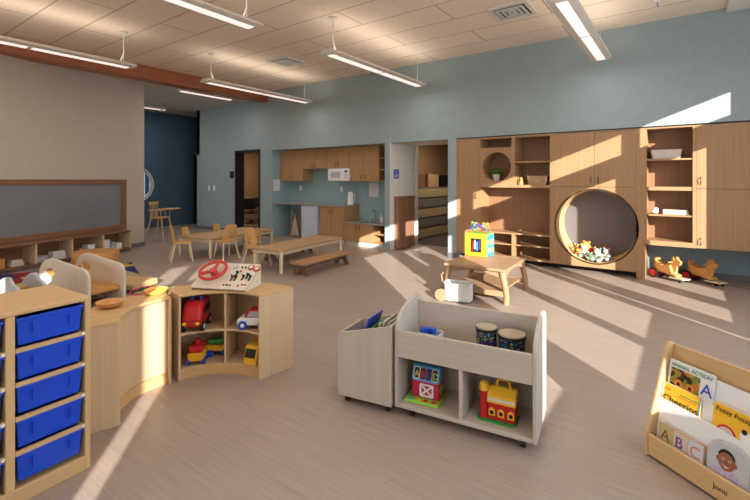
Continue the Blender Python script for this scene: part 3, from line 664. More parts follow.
# high chair
t = thing('high_chair', 'wooden high chair with tray standing past the edge of the beige wall', 'high chair', (-10.55, 5.50, 0), R(-60))
for sx in (-1, 1):
    for sy in (-1, 1): MB().cyl((sx*.15, sy*.13, .58), (sx*.24, sy*.25, 0), .018, .014, 8).build('leg', 'chair_wood', t, smooth=True)
MB().prism(rrect(-.19, .19, -.17, .17, .04), .56, .585, 'z').build('seat', 'chair_wood', t, bevel=.004)
mb = MB(); mb.box(-.18, .18, -.17, -.15, .90, .96)
for i in range(5): mb.cyl((-.14+.07*i, -.16, .58), (-.14+.07*i, -.16, .92), .009, n=6)
mb.build('backrest', 'chair_wood', t)
for sx in (-1, 1):
    mb = MB(); mb.box(sx*.2-.012, sx*.2+.012, -.17, .2, .755, .78)
    for i in range(3): mb.cyl((sx*.19, -.1+.12*i, .58), (sx*.19, -.1+.12*i, .76), .008, n=6)
    mb.build('armrest', 'chair_wood', t)
MB().prism(rrect(-.24, .24, .1, .42, .06), .78, .80, 'z').build('tray', 'chair_wood', t, bevel=.004)
# chairs in the side room
def dark_chair(x, y, rz, lab):
    t = thing('office_chair', lab, 'chair', (x, y, 0), R(rz), 'dark chairs in the side room')
    MB().prism(rrect(-.22, .22, -.22, .22, .05), .44, .48, 'z').build('seat', 'dark_metal', t, bevel=.01); MB().prism(rrect(-.2, .2, .58, .92, .06), -.22, -.19, 'y').build('backrest', 'dark_metal', t, bevel=.008)
    for sx in (-1, 1):
        MB().tube([(sx*.2, .2, .44), (sx*.22, .22, 0)], .012).build('leg', 'chrome', t); MB().tube([(sx*.2, -.2, .9), (sx*.2, -.2, .44), (sx*.22, -.22, 0)], .012).build('leg', 'chrome', t)
dark_chair(-11.2, 8.75, 40, 'dark chair nearest the black door frame in the side room'); dark_chair(-11.75, 9.45, 75, 'dark chair farther back in the side room')
t = thing('side_table', 'small brown table standing in the side room', 'table', (-10.6, 9.75, 0)); MB().box(-.45, .45, -.25, .25, .68, .71).build('tabletop', 'rustic_x', t)
for sx in (-1, 1):
    for sy in (-1, 1): MB().box(sx*.4-.02, sx*.4+.02, sy*.2-.02, sy*.2+.02, 0, .68).build('leg', 'rustic_z', t)

# rustic wooden play table
t = thing('rustic_table', 'square rustic wooden play table with curved legs and a lower shelf', 'table', (-2.15, 5.53, 0), R(2))
w, l, h = .80, .98, .43
MB().box(-w/2, w/2, -l/2+.09, l/2-.09, h-.03, h-.002).build('tabletop', 'rustic_x', t, bevel=.004)
for sy in (-1, 1): MB().box(-w/2, w/2, sy*(l/2-.044)-.044, sy*(l/2-.044)+.044, h-.035, h).build('edge_board', 'rustic_x', t, bevel=.006)
for sx in (-1, 1):
    for sy in (-1, 1):
        cx, cy = sx*(w/2-.05), sy*(l/2-.06)
        MB().tube([(cx-sx*.01, cy, h-.03), (cx+sx*.0, cy, .33), (cx+sx*.03, cy, .2), (cx+sx*.045, cy, .1), (cx+sx*.04, cy, 0)], [.042, .040, .036, .034, .038], 10).build('leg', 'rustic_z', t, smooth=True)
for sy in (-1, 1):
    y = sy*(l/2-.06)
    arch = [(-w/2+.08, h-.035)]+[(-w/2+.08+(w-.16)*i/12, h-.115+.055*sin(pi*i/12)) for i in range(13)]+[(w/2-.08, h-.035)]
    MB().prism(arch, y-.014, y+.014, 'y').build('apron', 'rustic_x', t, bevel=.003)
for sx in (-1, 1):
    x = sx*(w/2-.05); arch = [(-l/2+.09, h-.035)]+[(-l/2+.09+(l-.18)*i/12, h-.125+.065*sin(pi*i/12)) for i in range(13)]+[(l/2-.09, h-.035)]
    MB().prism(arch, x-.014, x+.014, 'x').build('apron', 'rustic_x', t, bevel=.003)
mb = MB()
for i in range(6): mb.box(-w/2+.07, w/2-.07, -l/2+.05+i*.148, -l/2+.05+i*.148+.142, .125, .145)
mb.build('lower_shelf', 'rustic_x', t, bevel=.003)
for sy in (-1, 1): MB().box(-w/2+.03, w/2-.03, sy*(l/2-.06)-.016, sy*(l/2-.06)+.016, .085, .15).build('stretcher', 'rustic_x', t, bevel=.004)
# activity cube
t = thing('activity_cube', 'yellow and blue bead maze activity cube on the rustic table', 'toy', (-2.375, 5.83, .431), R(0))
MB().box(-.16, .16, -.135, .135, 0, .31).build('box', 'yellow', t, bevel=.006)
MB().box(.16, .166, -.13, .13, .005, .305).build('side_panel', 'sky', t, bevel=.002, label='blue side panel')
MB().box(-.07, .08, -.142, -.135, .06, .25).build('slot_panel', 'black', t, label='dark slotted front panel')
for i in range(4): MB().box(-.055+.034*i, -.035+.034*i, -.150, -.142, .08+.02*(i % 2), .21+.02*(i % 2)).build('slider', ['red', 'white_plastic', 'sky', 'purple'][i], t, bevel=.003)
for i, (y, z, m) in enumerate([(-.05, .2, 'yellow'), (.05, .2, 'white_plastic'), (-.05, .09, 'white_plastic'), (.05, .09, 'lime')]): MB().prism(rrect(y-.035, y+.035, z-.035, z+.035, .01), .166, .176, 'x').build('tile', m, t)
for k, (m, ph, amp) in enumerate([('red', 0, .13), ('green', 1.2, .16), ('blue', 2.2, .11), ('orange', 3.5, .14)]):
    pts = [(-.14+.28*i/20, -.1+.055*k+.03*sin(i*.6+ph), .31+amp*abs(sin(pi*i/20*(1+k % 2)))) for i in range(21)]
    MB().tube(pts, .005, 6).build('wire', m, t)
    for j in range(4, 18, 4): MB().ell(pts[j], .018, 10).build('bead', random.choice(['red', 'yellow', 'green', 'blue', 'orange', 'lime', 'sky']), t, smooth=True)
MB().prism(rrect(-.16, .16, -.135, .135, .02), .310, .318, 'z').build('top_tray', 'lime', t)
# white ribbed cart
t = thing('toy_cart', 'white ribbed toy cart with a wooden wheel in front of the rustic table', 'toy cart', (-2.28, 4.93, 0), R(12))
mb = MB(); pts = []
n = 64
def sq(k, a):
    r = 1/max(abs(cos(a))**6+abs(sin(a))**6, .01)**(1/6); r *= k*(1+.03*cos(a*32))
    return r
outer = [(.16*sq(1, 2*pi*i/128)*cos(2*pi*i/128), .11*sq(1, 2*pi*i/128)*sin(2*pi*i/128)) for i in range(128)]
inner = [(x*.9, y*.88) for x, y in outer]
mb.prism(outer, .02, .225, 'z', holes=[inner]); mb.build('basket', 'white_paint', t)
MB().prism(inner, .02, .04, 'z').build('bottom', 'white_paint', t)
MB().tube([(x*1.03, y*1.04, .225) for x, y in outer[::4]], .008, 6, closed=True).build('rim', 'white_paint', t)
for sy in (-1, 1): MB().cyl((-.2, sy*.09-.012, .075), (-.2, sy*.09+.012, .075), .075, n=24).build('wheel', 'rustic_z', t, smooth=True)
MB().cyl((-.2, -.1, .075), (-.2, .1, .075), .01).tube([(-.16, 0, .1), (-.2, 0, .2), (-.22, 0, .30), (-.19, 0, .34)], .009).build('handle', 'rustic_z', t)

# ride-on toys
def ride_on():
    t = thing('ride_on_horse', 'x', 'ride-on toy')
    MB().prism([(-.17, .12), (.13, .07), (.17, .07), (.17, .10), (.10, .12), (.06, .235), (-.06, .215), (-.17, .26)], -.06, .06, 'y').build('body', 'toy_wood', t, bevel=.015, seg=3)
    MB().prism([(.03, .13), (.13, .13), (.14, .22), (.19, .25), (.205, .30), (.16, .325), (.14, .365), (.11, .34), (.06, .33), (.04, .26)], -.022, .022, 'y').build('head', 'toy_wood', t, bevel=.008, seg=3)
    for sy in (-1, 1): MB().ell((.10, sy*.03, .33), (.016, .008, .035), 10, X=None).build('ear', 'toy_wood', t, smooth=True)
    MB().cyl((.07, -.1, .275), (.07, .1, .275), .010).build('handlebar', 'toy_wood', t)
    MB().box(.06, .28, -.075, .075, .045, .062).box(.09, .12, -.02, .02, .062, .16).build('footboard', 'leg_cream', t, bevel=.004)
    MB().prism(rrect(-.22, .0, -.055, .055, .02), .098, .118, 'z').build('rear_board', 'toy_wood', t, bevel=.004)
    MB().box(-.20, -.17, -.05, .05, .11, .30).build('seat_back', 'toy_wood', t, bevel=.008)
    for sy in (-1, 1):
        a = MB().cyl((-.19, sy*.085-.014, .075), (-.19, sy*.085+.014, .075), .075, n=28).build('rear_wheel', 'black', t, smooth=True)
        MB().cyl((-.19, sy*.085-.017, .075), (-.19, sy*.085+.017, .075), .052, n=24).build('hub', 'red', a, smooth=True)
        a = MB().cyl((.22, sy*.06-.009, .02), (.22, sy*.06+.009, .02), .02, n=14).build('caster', 'dark_metal', t, smooth=True); MB().box(.212, .228, sy*.06-.004, sy*.06+.004, .03, .047).build('bracket', 'dark_metal', a)
    MB().cyl((-.19, -.08, .075), (-.19, .08, .075), .008).build('axle', 'dark_metal', t)
    return t
r1 = ride_on(); place(r1, (-.20, 7.84, 0), R(-38), 'wooden ride-on horse with red wheels, left one beside the round cubby', 'wooden ride-on horses')
r2 = dup(r1); place(r2, (.22, 7.88, 0), R(-38), 'wooden ride-on horse with red wheels, right one under the closed cupboard', 'wooden ride-on horses')

# ================================================================ TRAY RACK
FR = (-2.512, .945); ang = R(-90+3.6)         # local x runs to the viewer's left along the front, local y goes to the back
ux = Vector((.06, -.998, 0)); uy = Vector((-.998, -.06, 0))
MR = Matrix(((ux.x, uy.x, 0, 0), (ux.y, uy.y, 0, 0), (0, 0, 1, 0), (0, 0, 0, 1)))
# right handed frame: x = -ux (to the right), y = back
t = thing('tray_rack', 'birch storage rack full of bright blue trays at the left front', 'storage rack', (FR[0], FR[1], 0), atan2(-ux.y, -ux.x))
RW, RD, RH = .994, .46, .896
def rb(n, *b, m='maple_z', bev=.004): return MB().box(*b).build(n, m, t, bevel=bev)
rb('top_panel', -RW, 0, 0, RD, RH-.022, RH, m='maple_x', bev=.005); rb('side_panel', -.026, 0, 0, RD, .0, RH-.022); rb('side_panel', -RW, -RW+.026, 0, RD, 0, RH-.022)
rb('back_panel', -RW+.026, -.026, RD-.012, RD, .05, RH-.022); rb('base_rail', -RW+.026, -.026, .0, .022, .0, .075, m='maple_x'); rb('bottom_panel', -RW+.026, -.026, .022, RD-.012, .05, .068, m='maple_x')
cw = (RW-.052-2*.036)/3; cols = []
for c_ in range(3):
    x1 = -.026-c_*(cw+.036); x0 = x1-cw; cols.append((x0, x1))
    if c_ < 2: rb('divider', x0-.036, x0, 0, RD-.012, .075, RH-.022)
pitch = .1585
for x0, x1 in cols:
    for k in range(1, 5):
        z = RH-.024-k*pitch
        rb('runner', x0, x0+.014, .01, RD-.02, z-.012, z+.0, bev=0); rb('runner', x1-.014, x1, .01, RD-.02, z-.012, z, bev=0); rb('front_rail', x0, x1, .0, .018, z-.013, z+.006, m='maple_x', bev=.002)
        MB().cyl((x1-.008, -.002, z-.004), (x1-.008, .004, z-.004), .008, n=10).build('rail_peg', 'white_plastic', t)
def make_tub(w):
    t = thing('storage_tray', 'x', 'storage tray')
    mb = MB(); h = .131
    def ring(x, y0, y1, z): return [mb.bm.verts.new(p) for p in [(-x, y0, z), (x, y0, z), (x, y1, z), (-x, y1, z)]]
    A = ring(w/2-.018, .010, .385, 0); B = ring(w/2-.009, 0, .40, h-.01); C_ = ring(w/2-.003, -.012, .405, h-.01); E_ = ring(w/2-.003, -.012, .405, h); F_ = ring(w/2-.017, .004, .395, h); G = ring(w/2-.034, .018, .38, .005)
    for a, b in ((A, B), (B, C_), (C_, E_), (E_, F_), (F_, G)):
        for i in range(4): mb.bm.faces.new((a[i], a[(i+1) % 4], b[(i+1) % 4], b[i]))
    mb.bm.faces.new(A); mb.bm.faces.new(G)
    mb.build('tray', 'tub_blue', t, bevel=.004, seg=3)
    X = T(0, .006, 0) @ Rx(6.5)
    MB().box(-w*.27, -w*.262, -.014, -.002, .05, .10).box(w*.262, w*.27, -.014, -.002, .05, .10).build('label_slot', 'tub_blue', t)
    return t
tub = make_tub(cw); used = False
Mrk = T(FR[0], FR[1], 0) @ Rz(degrees(atan2(-ux.y, -ux.x)))
rown = ['top row', 'second row from the top', 'middle row', 'second row from the floor', 'bottom row']; coln = ['right column', 'middle column', 'left column']
for c_, (x0, x1) in enumerate(cols):
    for k in range(5):
        z = RH-.022-(k+1)*pitch+.012
        p = Mrk @ Vector(((x0+x1)/2, .012, max(z, .0695)))
        o = dup(tub) if used else tub; used = True
        place(o, tuple(p), t.rotation_euler.z, 'bright blue tray in the %s, %s of the birch rack' % (rown[k], coln[c_]), 'blue trays in the rack')

# ================================================================ CURVED SHELVES
CA = (-2.68, 1.585); CB = (-2.63, 1.665); RI, RO = .396, .665; HH = .64
def wt(lst): return lst
# closed curved unit
t = thing('curved_cabinet', 'curved birch unit with a closed concave panel next to the tray rack', 'shelf', (CA[0], CA[1], 0))
a0, a1 = 166, 253
MB().sector((0, 0), RI-.006, RO, a0, a1, HH-.02, HH, 28).build('top', 'birch_top', t, bevel=.004)
MB().sector((0, 0), RI+.03, RI+.042, a0+2.4, a1-2.4, .06, HH-.02, 28).build('curved_panel', 'birch_z', t, smooth=True)
MB().sector((0, 0), RI+.012, RO-.01, a0+2.4, a1-2.4, .06, .08, 28).build('bottom', 'birch_top', t); MB().sector((0, 0), RI+.02, RI+.034, a0+2.4, a1-2.4, 0, .06, 28).build('toe_kick', 'birch_top', t)
def radial_panel(par, a, off, r0, r1, z0, z1, name='side_panel', th=.018):
    X = Rz(a); MB().box(r0, r1, *((0, th) if off > 0 else (-th, 0)), z0, z1, X=X).build(name, 'birch_z', par, bevel=.003)
radial_panel(t, a1, -1, RI-.006, RO, 0, HH-.02); radial_panel(t, a0, 1, RI-.006, RO, 0, HH-.02)
MB().sector((0, 0), RO-.012, RO, a0+2.4, a1-2.4, .0, HH-.02, 28).build('outer_panel', 'birch_z', t, smooth=True)
RI, RO = .44, .765
CBt = thing('curved_shelf', 'curved birch shelf with four open cubbies holding toy vehicles', 'shelf', (CB[0], CB[1], 0)); t = CBt
b0, b1 = 83.5, 171
MB().sector((0, 0), RI-.006, RO-.02, b0, b1, HH-.02, HH, 28).build('top', 'birch_top', t, bevel=.004)
MB().sector((0, 0), RI+.005, RO-.034, b0+2.2, b1-2.2, .325, .343, 28).build('shelf', 'birch_z', t, bevel=.003)
MB().sector((0, 0), RI+.005, RO-.034, b0+2.2, b1-2.2, .06, .078, 28).build('bottom', 'birch_z', t, bevel=.003)
MB().sector((0, 0), RI+.0, RI+.016, b0+2.2, b1-2.2, 0, .075, 28).build('toe_kick', 'birch_top', t)
MB().sector((0, 0), RO-.034, RO-.022, b0+2.2, b1-2.2, .0, HH-.02, 28).build('outer_panel', 'birch_z', t, smooth=True)
radial_panel(t, b0, 1, RI-.006, RO-.02, 0, HH-.02); radial_panel(t, b1, -1, RI-.006, RO-.02, 0, HH-.02)
radial_panel(t, 126, 1, RI+.004, RO-.034, .078, .325, 'divider', .016); radial_panel(t, 126, 1, RI+.004, RO-.034, .343, HH-.02, 'divider', .016)

# toy vehicles
def wheels(par, xs, w, r, mat, hub='white_plastic', th=.022):
    for x in xs:
        for sy in (-1, 1):
            a = MB().cyl((x, sy*w-th/2, r), (x, sy*w+th/2, r), r, n=20).build('wheel', mat, par, smooth=True); MB().cyl((x, sy*w-th/2-.002, r), (x, sy*w+th/2+.002, r), r*.45, n=14).build('hub', hub, a, smooth=True)
def truck(name, lab, ang_, rr, z, rz, bodymat, kind, s=1):
    a = R(ang_); t = thing(name, lab, 'toy vehicle', (CB[0]+rr*cos(a), CB[1]+rr*sin(a), z), R(rz)); t.scale = (s,)*3
    return t
def toy_van(lab, ang_, rr, z, rz, m, m2, wm, s):   # nose along +x
    t = truck('toy_fire_engine', lab, ang_, rr, z, rz, m, 0, s)
    MB().prism([(-.13, .03), (.12, .03), (.13, .09), (.10, .17), (.06, .2), (-.12, .2), (-.13, .17)], -.065, .065, 'y').build('body', m, t, bevel=.032, seg=5)
    MB().prism([(.088, .115), (.132, .085), (.118, .10), (.092, .165), (.082, .165)], -.05, .05, 'y').build('windscreen', 'dark_metal', t, bevel=.006)
    for sy in (-1, 1): MB().box(-.09, -.01, sy*.066-.003, sy*.066+.003, .11, .16).box(.01, .06, sy*.066-.003, sy*.066+.003, .11, .16).build('side_window', 'black', t, bevel=.003)
    for sy in (-1, 1): MB().cyl((0, sy*.03, .2), (0, sy*.03, .225), .014).build('beacon', 'blue', t)
    for sy in (-1, 1): MB().ell((.128, sy*.042, .065), (.008, .015, .012), 8).build('headlight', 'yellow', t, smooth=True)
    wheels(t, (-.08, .075), .062, .034, wm); return t
Z1, Z0 = .344, .079
toy_van('red rounded toy fire engine in the upper left cubby of the curved shelf', 153, .535, Z1, -48, 'red', 'red', 'black', 1.12)
t = truck('toy_car', 'red and white toy car with blue wheels in the upper right cubby', 102, .52, Z1, 215, 'white_plastic', 0, 1.0)
MB().prism([(-.12, .03), (.12, .03), (.125, .07), (.10, .09), (-.11, .095), (-.125, .07)], -.055, .055, 'y').build('body', 'white_plastic', t, bevel=.012, seg=3)
MB().prism([(-.09, .09), (.07, .09), (.03, .155), (-.05, .155)], -.05, .05, 'y').build('cabin', 'red', t, bevel=.012, seg=3)
for sy in (-1, 1): MB().prism([(-.065, .1), (.045, .1), (.02, .14), (-.045, .14)], sy*.051-.003, sy*.051+.003, 'y').build('side_window', 'grey_plastic', t)
wheels(t, (-.075, .075), .052, .034, 'blue')
t = truck('toy_dump_truck', 'red and yellow toy dump truck in the lower left cubby', 152, .525, Z0, -44, 'yellow', 0, .95)
MB().prism([(-.08, .03), (.08, .03), (.10, .10), (-.10, .10)], -.06, .06, 'y').build('bed', 'yellow', t, bevel=.008); MB().box(-.085, .085, -.055, .055, .10, .15).build('cab', 'red', t, bevel=.015); MB().cyl((.0, .0, .15), (.0, 0, .19), .026).build('driver', 'red', t)
wheels(t, (-.06, .06), .056, .03, 'blue', 'blue')
t = truck('toy_trailer', 'green and yellow toy trailer with blue wheels behind the dump truck', 137.5, .625, Z0, 47, 'green', 0, .8)
MB().prism([(-.11, .06), (.09, .035), (.13, .10), (-.12, .12)], -.05, .05, 'y').build('body', 'yellow', t, bevel=.008); MB().box(-.09, .07, -.045, .045, .115, .165).build('load', 'green', t, bevel=.015)
wheels(t, (-.06, .07), .052, .032, 'blue', 'blue')
t = truck('toy_bus', 'yellow toy digger cab in the lower right cubby', 101, .53, Z0, -75, 'yellow', 0, 1.0)
MB().prism([(-.07, .0), (.09, .0), (.08, .05), (.05, .14), (-.06, .14)], -.06, .06, 'y').build('body', 'yellow', t, bevel=.014, seg=3); MB().prism([(.078, .055), (.086, .055), (.06, .115), (.052, .115)], -.045, .045, 'y').build('windscreen', 'black', t)
mb = MB()
for i in range(4): mb.cyl((-.03, -.036+.024*i, .14), (-.03, -.036+.024*i, .2), .006, n=8)
mb.build('cage', 'orange', t)
# dashboard panel with steering wheel
t = thing('dashboard_panel', 'slanted toy dashboard board with a red steering wheel on the curved shelf', 'toy', (-3.145, 1.875, HH+.001), R(25))
tilt = 29; bw, bl = .47, .30
X = T(0, 0, .02) @ Rx(tilt)
for x0 in (0, bw-.012): MB().prism([(0, 0), (bl*cos(R(tilt)), 0), (bl*cos(R(tilt)), bl*sin(R(tilt)))], x0, x0+.012, 'x').build('side_panel', 'cream_shell', t)
MB().box(0, bw, 0, bl, -.012, .0, X=X).build('board', 'cream_shell', t, bevel=.003)
sw = MB().tube([(.13+.105*cos(2*pi*i/32), .155+.105*sin(2*pi*i/32), .045) for i in range(32)], .013, 8, closed=True, X=X).build('steering_wheel', 'steering_red', t, smooth=True)
mb = MB()
for a in (90, 210, 330): mb.cyl((.13, .155, .04), (.13+.1*cos(R(a)), .155+.1*sin(R(a)), .045), .014, .012, X=X)
mb.cyl((.13, .155, .0), (.13, .155, .05), .028, X=X); mb.build('spoke', 'steering_red', t, smooth=True)
for i, (x, y) in enumerate([(.27, .25), (.41, .25), (.465, .235)]):
    a = MB().cyl((x, y, 0), (x, y, .012), .028 if i else .02, n=20, X=X).build('dial', ['grey_plastic', 'steering_red', 'steering_red'][i], t); MB().cyl((x, y, .012), (x, y, .014), .018 if i else .012, n=16, X=X).build('dial_face', 'cream_shell', a)
for x, y in ((.33, .25), (.36, .25), (.27, .04), (.295, .04), (.32, .04), (.39, .04), (.42, .05), (.445, .05), (.34, .2)):
    MB().cyl((x, y, 0), (x, y, .008), .008, n=10, X=X).build('button', random.choice(['steering_red', 'dark_metal', 'steering_red']), t)
for x, y in ((.30, .12), (.32, .17), (.33, .12), (.39, .13), (.42, .15), (.45, .13)):
    MB().box(x-.006, x+.006, y-.03, y+.03, 0, .006, X=X).cyl((x, y, 0), (x, y+.01, .03), .006, n=8, X=X).build('lever', 'dark_metal', t)
# bowl and ring on the closed curved unit
t = thing('wooden_bowl', 'shallow wooden bowl on top of the closed curved unit', 'bowl', (-3.15, 1.30, HH+.001))
MB().lathe([(.04, 0), (.075, .02), (.085, .04), (.08, .04), (.065, .022), (.0, .01)], n=28).build('body', 'toy_wood', t, smooth=True)
t = thing('yellow_dish', 'low yellow dish on the curved unit beside the dashboard panel', 'dish', (-3.24, 1.66, HH+.001))
MB().lathe([(.055, 0), (.08, .02), (.085, .035), (.078, .035), (.07, .02), (.0, .012)], n=28).build('body', 'yellow_plush', t, smooth=True)
t = thing('pink_ring', 'thin pink ring toy lying by the yellow dish', 'toy ring', (-3.24, 1.56, HH+.001))
MB().tube([(.085*cos(2*pi*i/28), .085*sin(2*pi*i/28), .045+.012*sin(2*pi*i/28)) for i in range(28)], .004, 6, closed=True).build('ring', 'pink_red', t, smooth=True)

# ================================================================ MOBILE BROWSER
FLm = Vector((-1.501, 2.289, 0)); am = atan2(.134, .991)
t = thing('mobile_shelf', 'whitewashed mobile toy shelf with an upper bin and two cubbies on casters', 'shelf', tuple(FLm), am)
MW, MD = .858, .42
def mbx(n, *b, m='white_x', bev=.004): return MB().box(*b).build(n, m, t, bevel=bev)
def side_prof():
    pts = [(0, .055), (0, .545)]
    for i in range(1, 13):
        a = pi/2*i/12; pts.append((.30-.30*cos(a), .545+.155*sin(a)))
    pts += [(.36, .695), (.40, .675), (MD, .64), (MD, .055)]
    return pts
for x0 in (0, MW-.024): MB().prism(side_prof(), x0, x0+.024, 'x').build('side_panel', 'white_z', t, bevel=.006, seg=3)
mbx('bottom_panel', .024, MW-.024, .004, MD-.03, .055, .08); mbx('middle_shelf', .024, MW-.024, .02, MD-.03, .385, .405); mbx('front_panel', .024, MW-.024, .002, .022, .375, .545)
mbx('back_panel', .024, MW-.024, .34, .36, .055, .655); mbx('divider', MW/2-.012, MW/2+.012, .006, .34, .08, .385, m='white_z')
for x in (.1, MW-.08):
    for y in (.05, .37):
        a = MB().cyl((x-.012, y, .024), (x+.012, y, .024), .024, n=16).build('caster', 'black', t, smooth=True); MB().box(x-.018, x+.018, y-.018, y+.018, .042, .055).build('caster_plate', 'dark_metal', a)
Mm = T(*FLm) @ Rz(degrees(am))
def onm(x, y, z): return tuple(Mm @ Vector((x, y, z)))
def drum(lab, x, y, r, h):
    t = thing('hand_drum', lab, 'drum', onm(x, y, .406), am, 'hand drums in the upper bin')
    MB().cyl((0, 0, 0), (0, 0, h-.02), r*.94, r, n=28).build('shell', 'drum_pattern', t, smooth=True); MB().cyl((0, 0, h-.025), (0, 0, h-.008), r*1.04, n=28).build('hoop', 'black', t, smooth=True); MB().cyl((0, 0, h-.008), (0, 0, h), r*1.0, n=28).build('drumhead', 'drum_skin', t, smooth=True)
drum('smaller dark patterned hand drum, left one in the upper bin', .535, .20, .062, .19)
drum('wider dark patterned hand drum, right one in the upper bin', .69, .19, .078, .175)
t = thing('small_bin', 'small whitish box holding blue blocks in the upper bin', 'box', onm(.10, .13, .406), am)
MB().prism(rrect(0, .15, 0, .1, .01), 0, .10, 'z', holes=[rrect(.006, .144, .006, .094, .008)]).build('body', 'white_paint', t)
MB().box(.006, .144, .006, .094, .0, .006).build('bottom', 'white_paint', t)
for i, (x, y, rz) in enumerate([(.03, .03, 20), (.08, .05, -15)]):
    b_ = thing('toy_block', ['blue toy block at the left of the small whitish box', 'blue toy block at the right of the small whitish box'][i], 'block', onm(.10+x, .13+y, .414), am+R(rz), 'blue blocks')
    MB().box(-.02, .03, -.02, .02, 0, .12).build('block', 'blue', b_, bevel=.006)
# alphabet barn
t = thing('alphabet_barn', 'red toy barn with a blue lettered roof in the left cubby', 'toy', onm(.082, .10, .081), am+R(2))
MB().box(-.04, .21, -.06, .13, 0, .022).build('tray_base', 'lime', t, bevel=.008)
MB().box(0, .19, 0, .12, .022, .14).build('wall', 'pink_red', t, bevel=.004)
MB().prism([(-.01, .14), (.03, .235), (.09, .235), (.13, .14)], -.005, .195, 'x').build('roof', 'sky', t, bevel=.005)
RX = T(0, -.0085, .145) @ Rx(67)
for i, ch in enumerate('ABCD'):
    a = MB().prism(rrect(.012+i*.044, .050+i*.044, .012, .082, .012), .0005, .004, 'z', X=RX).build('letter_tile', 'black', t)
    text(ch, .058, ['yellow', 'red', 'purple', 'lime'][i], a, RX @ T(.014+i*.044, .022, .005))
    MB().prism(rrect(.008+i*.044, .054+i*.044, .008, .086, .014), .0003, .0035, 'z', holes=[rrect(.012+i*.044, .050+i*.044, .012, .082, .012)], X=RX).build('tile_border', ['white_plastic', 'red', 'blue', 'yellow'][i], a)
mb = MB(); F_ = -.004
mb.prism(rrect(.055, .155, .035, .125, .01), F_-.004, F_+.003, 'y', holes=[rrect(.067, .143, .047, .113, .006)])
mb.prism([(.067, .055), (.075, .047), (.143, .105), (.135, .113)], F_-.003, F_+.003, 'y'); mb.prism([(.067, .105), (.075, .113), (.143, .055), (.135, .047)], F_-.003, F_+.003, 'y')
mb.build('barn_door', 'white_plastic', t, label='white crossbuck door')
for i, m in enumerate(['sky', 'yellow', 'red', 'pink_red']): MB().ell((.0+.055*i, -.035, .024), (.02, .014, .006), 10).build('key', m, t, smooth=True)
MB().prism(circ(.06, .08, .035, 16), .190, .196, 'x').build('side_door', 'lime', t)
t.scale = (.92,)*3
# farm barn with handle and silo
t = thing('farm_barn', 'red and yellow toy barn with a silo and handle in the right cubby', 'toy', onm(.545, .09, .081), am+R(0))
MB().prism(rrect(-.045, .215, -.035, .15, .04), 0, .008, 'z').build('grass_base', 'green', t, bevel=.002)
MB().box(.03, .205, 0, .12, .008, .125).build('wall', 'red', t, bevel=.004)
MB().prism([(-.008, .12), (.0, .17), (.045, .215), (.075, .215), (.12, .17), (.128, .12)], .024, .211, 'x').build('roof', 'yellow', t, bevel=.004)
MB().box(.03, .205, -.009, -.003, .135, .155).build('sign_strip', 'cream_shell', t, bevel=.002)
MB().tube([(.075, .06, .21), (.08, .06, .25), (.10, .06, .262), (.14, .06, .262), (.16, .06, .25), (.165, .06, .21)], .009).build('handle', 'yellow', t, smooth=True)
a = MB().cyl((-.0, .02, .008), (-.0, .02, .19), .03, .028, n=24).build('silo', 'red', t, smooth=True); MB().lathe([(.034, 0), (.034, .02), (.026, .05), (.0, .065)], c=(-.0, .02, .19), n=20).build('dome', 'yellow', a, smooth=True)
for x in (.055, .115, .18):
    MB().prism([(x-.02, .035), (x+.02, .035), (x+.02, .075), (x, .09), (x-.02, .075)], -.006, -.0, 'y', holes=[[(x-.012, .043), (x+.012, .043), (x+.012, .07), (x-.012, .07)]]).build('window_frame', 'yellow', t)
    MB().box(x-.012, x+.012, -.002, .001, .043, .07).build('window', 'black', t)
t.scale = (.88,)*3
# slanted book bin left of it
BL = Vector((-1.905, 2.205, 0)); ab = atan2(.069, .399)
t = thing('book_bin', 'whitewashed mobile book bin with a sloping rim beside the mobile shelf', 'book bin', tuple(BL), ab)
w, dp = .395, .34
MB().prism([(0, .05), (w, .05), (w, .568), (0, .468)], 0, .018, 'y').build('front_panel', 'white_z', t, bevel=.004); MB().prism([(0, .05), (w, .05), (w, .568), (0, .468)], dp-.018, dp, 'y').build('back_panel', 'white_z', t, bevel=.004)
MB().box(0, .018, .018, dp-.018, .05, .466).build('side_panel', 'white_z', t); MB().box(w-.018, w, .018, dp-.018, .05, .566).build('side_panel', 'white_z', t); MB().box(.018, w-.018, .018, dp-.018, .20, .22).build('bottom_panel', 'white_x', t)
for x in (.05, w-.04):
    for y in (.05, dp-.05): MB().cyl((x-.011, y, .022), (x+.011, y, .022), .022, n=14).box(x-.016, x+.016, y-.016, y+.016, .04, .05).build('caster', 'black', t)
Mb = T(*BL) @ Rz(degrees(ab))
for i, (x, m, h, y0, lab) in enumerate([(.10, 'blue', .37, .06, 'blue picture book leaning at the left in the slanted book bin'), (.16, 'green', .31, .05, 'green-edged book second from the left in the book bin'), (.225, 'cover_print', .33, .07, 'patterned book in the middle of the book bin'), (.285, 'cream_shell', .35, .05, 'cream book behind the others in the book bin'), (.345, 'grey_plastic', .34, .06, 'grey book at the right end of the book bin')]):
    p = Mb @ Vector((x-.02, y0, .224)); t = thing('picture_book', lab, 'book', tuple(p), ab, 'books in the slanted bin')
    Xb = Ry([20, 17, 13, 9, 4][i])
    MB().box(-.004, .004, 0, .22, 0, h, X=Xb).build('cover', m, t, bevel=.001); MB().box(-.0025, .0025, .004, .223, .003, h-.003, X=Xb).build('pages', 'paper', t)

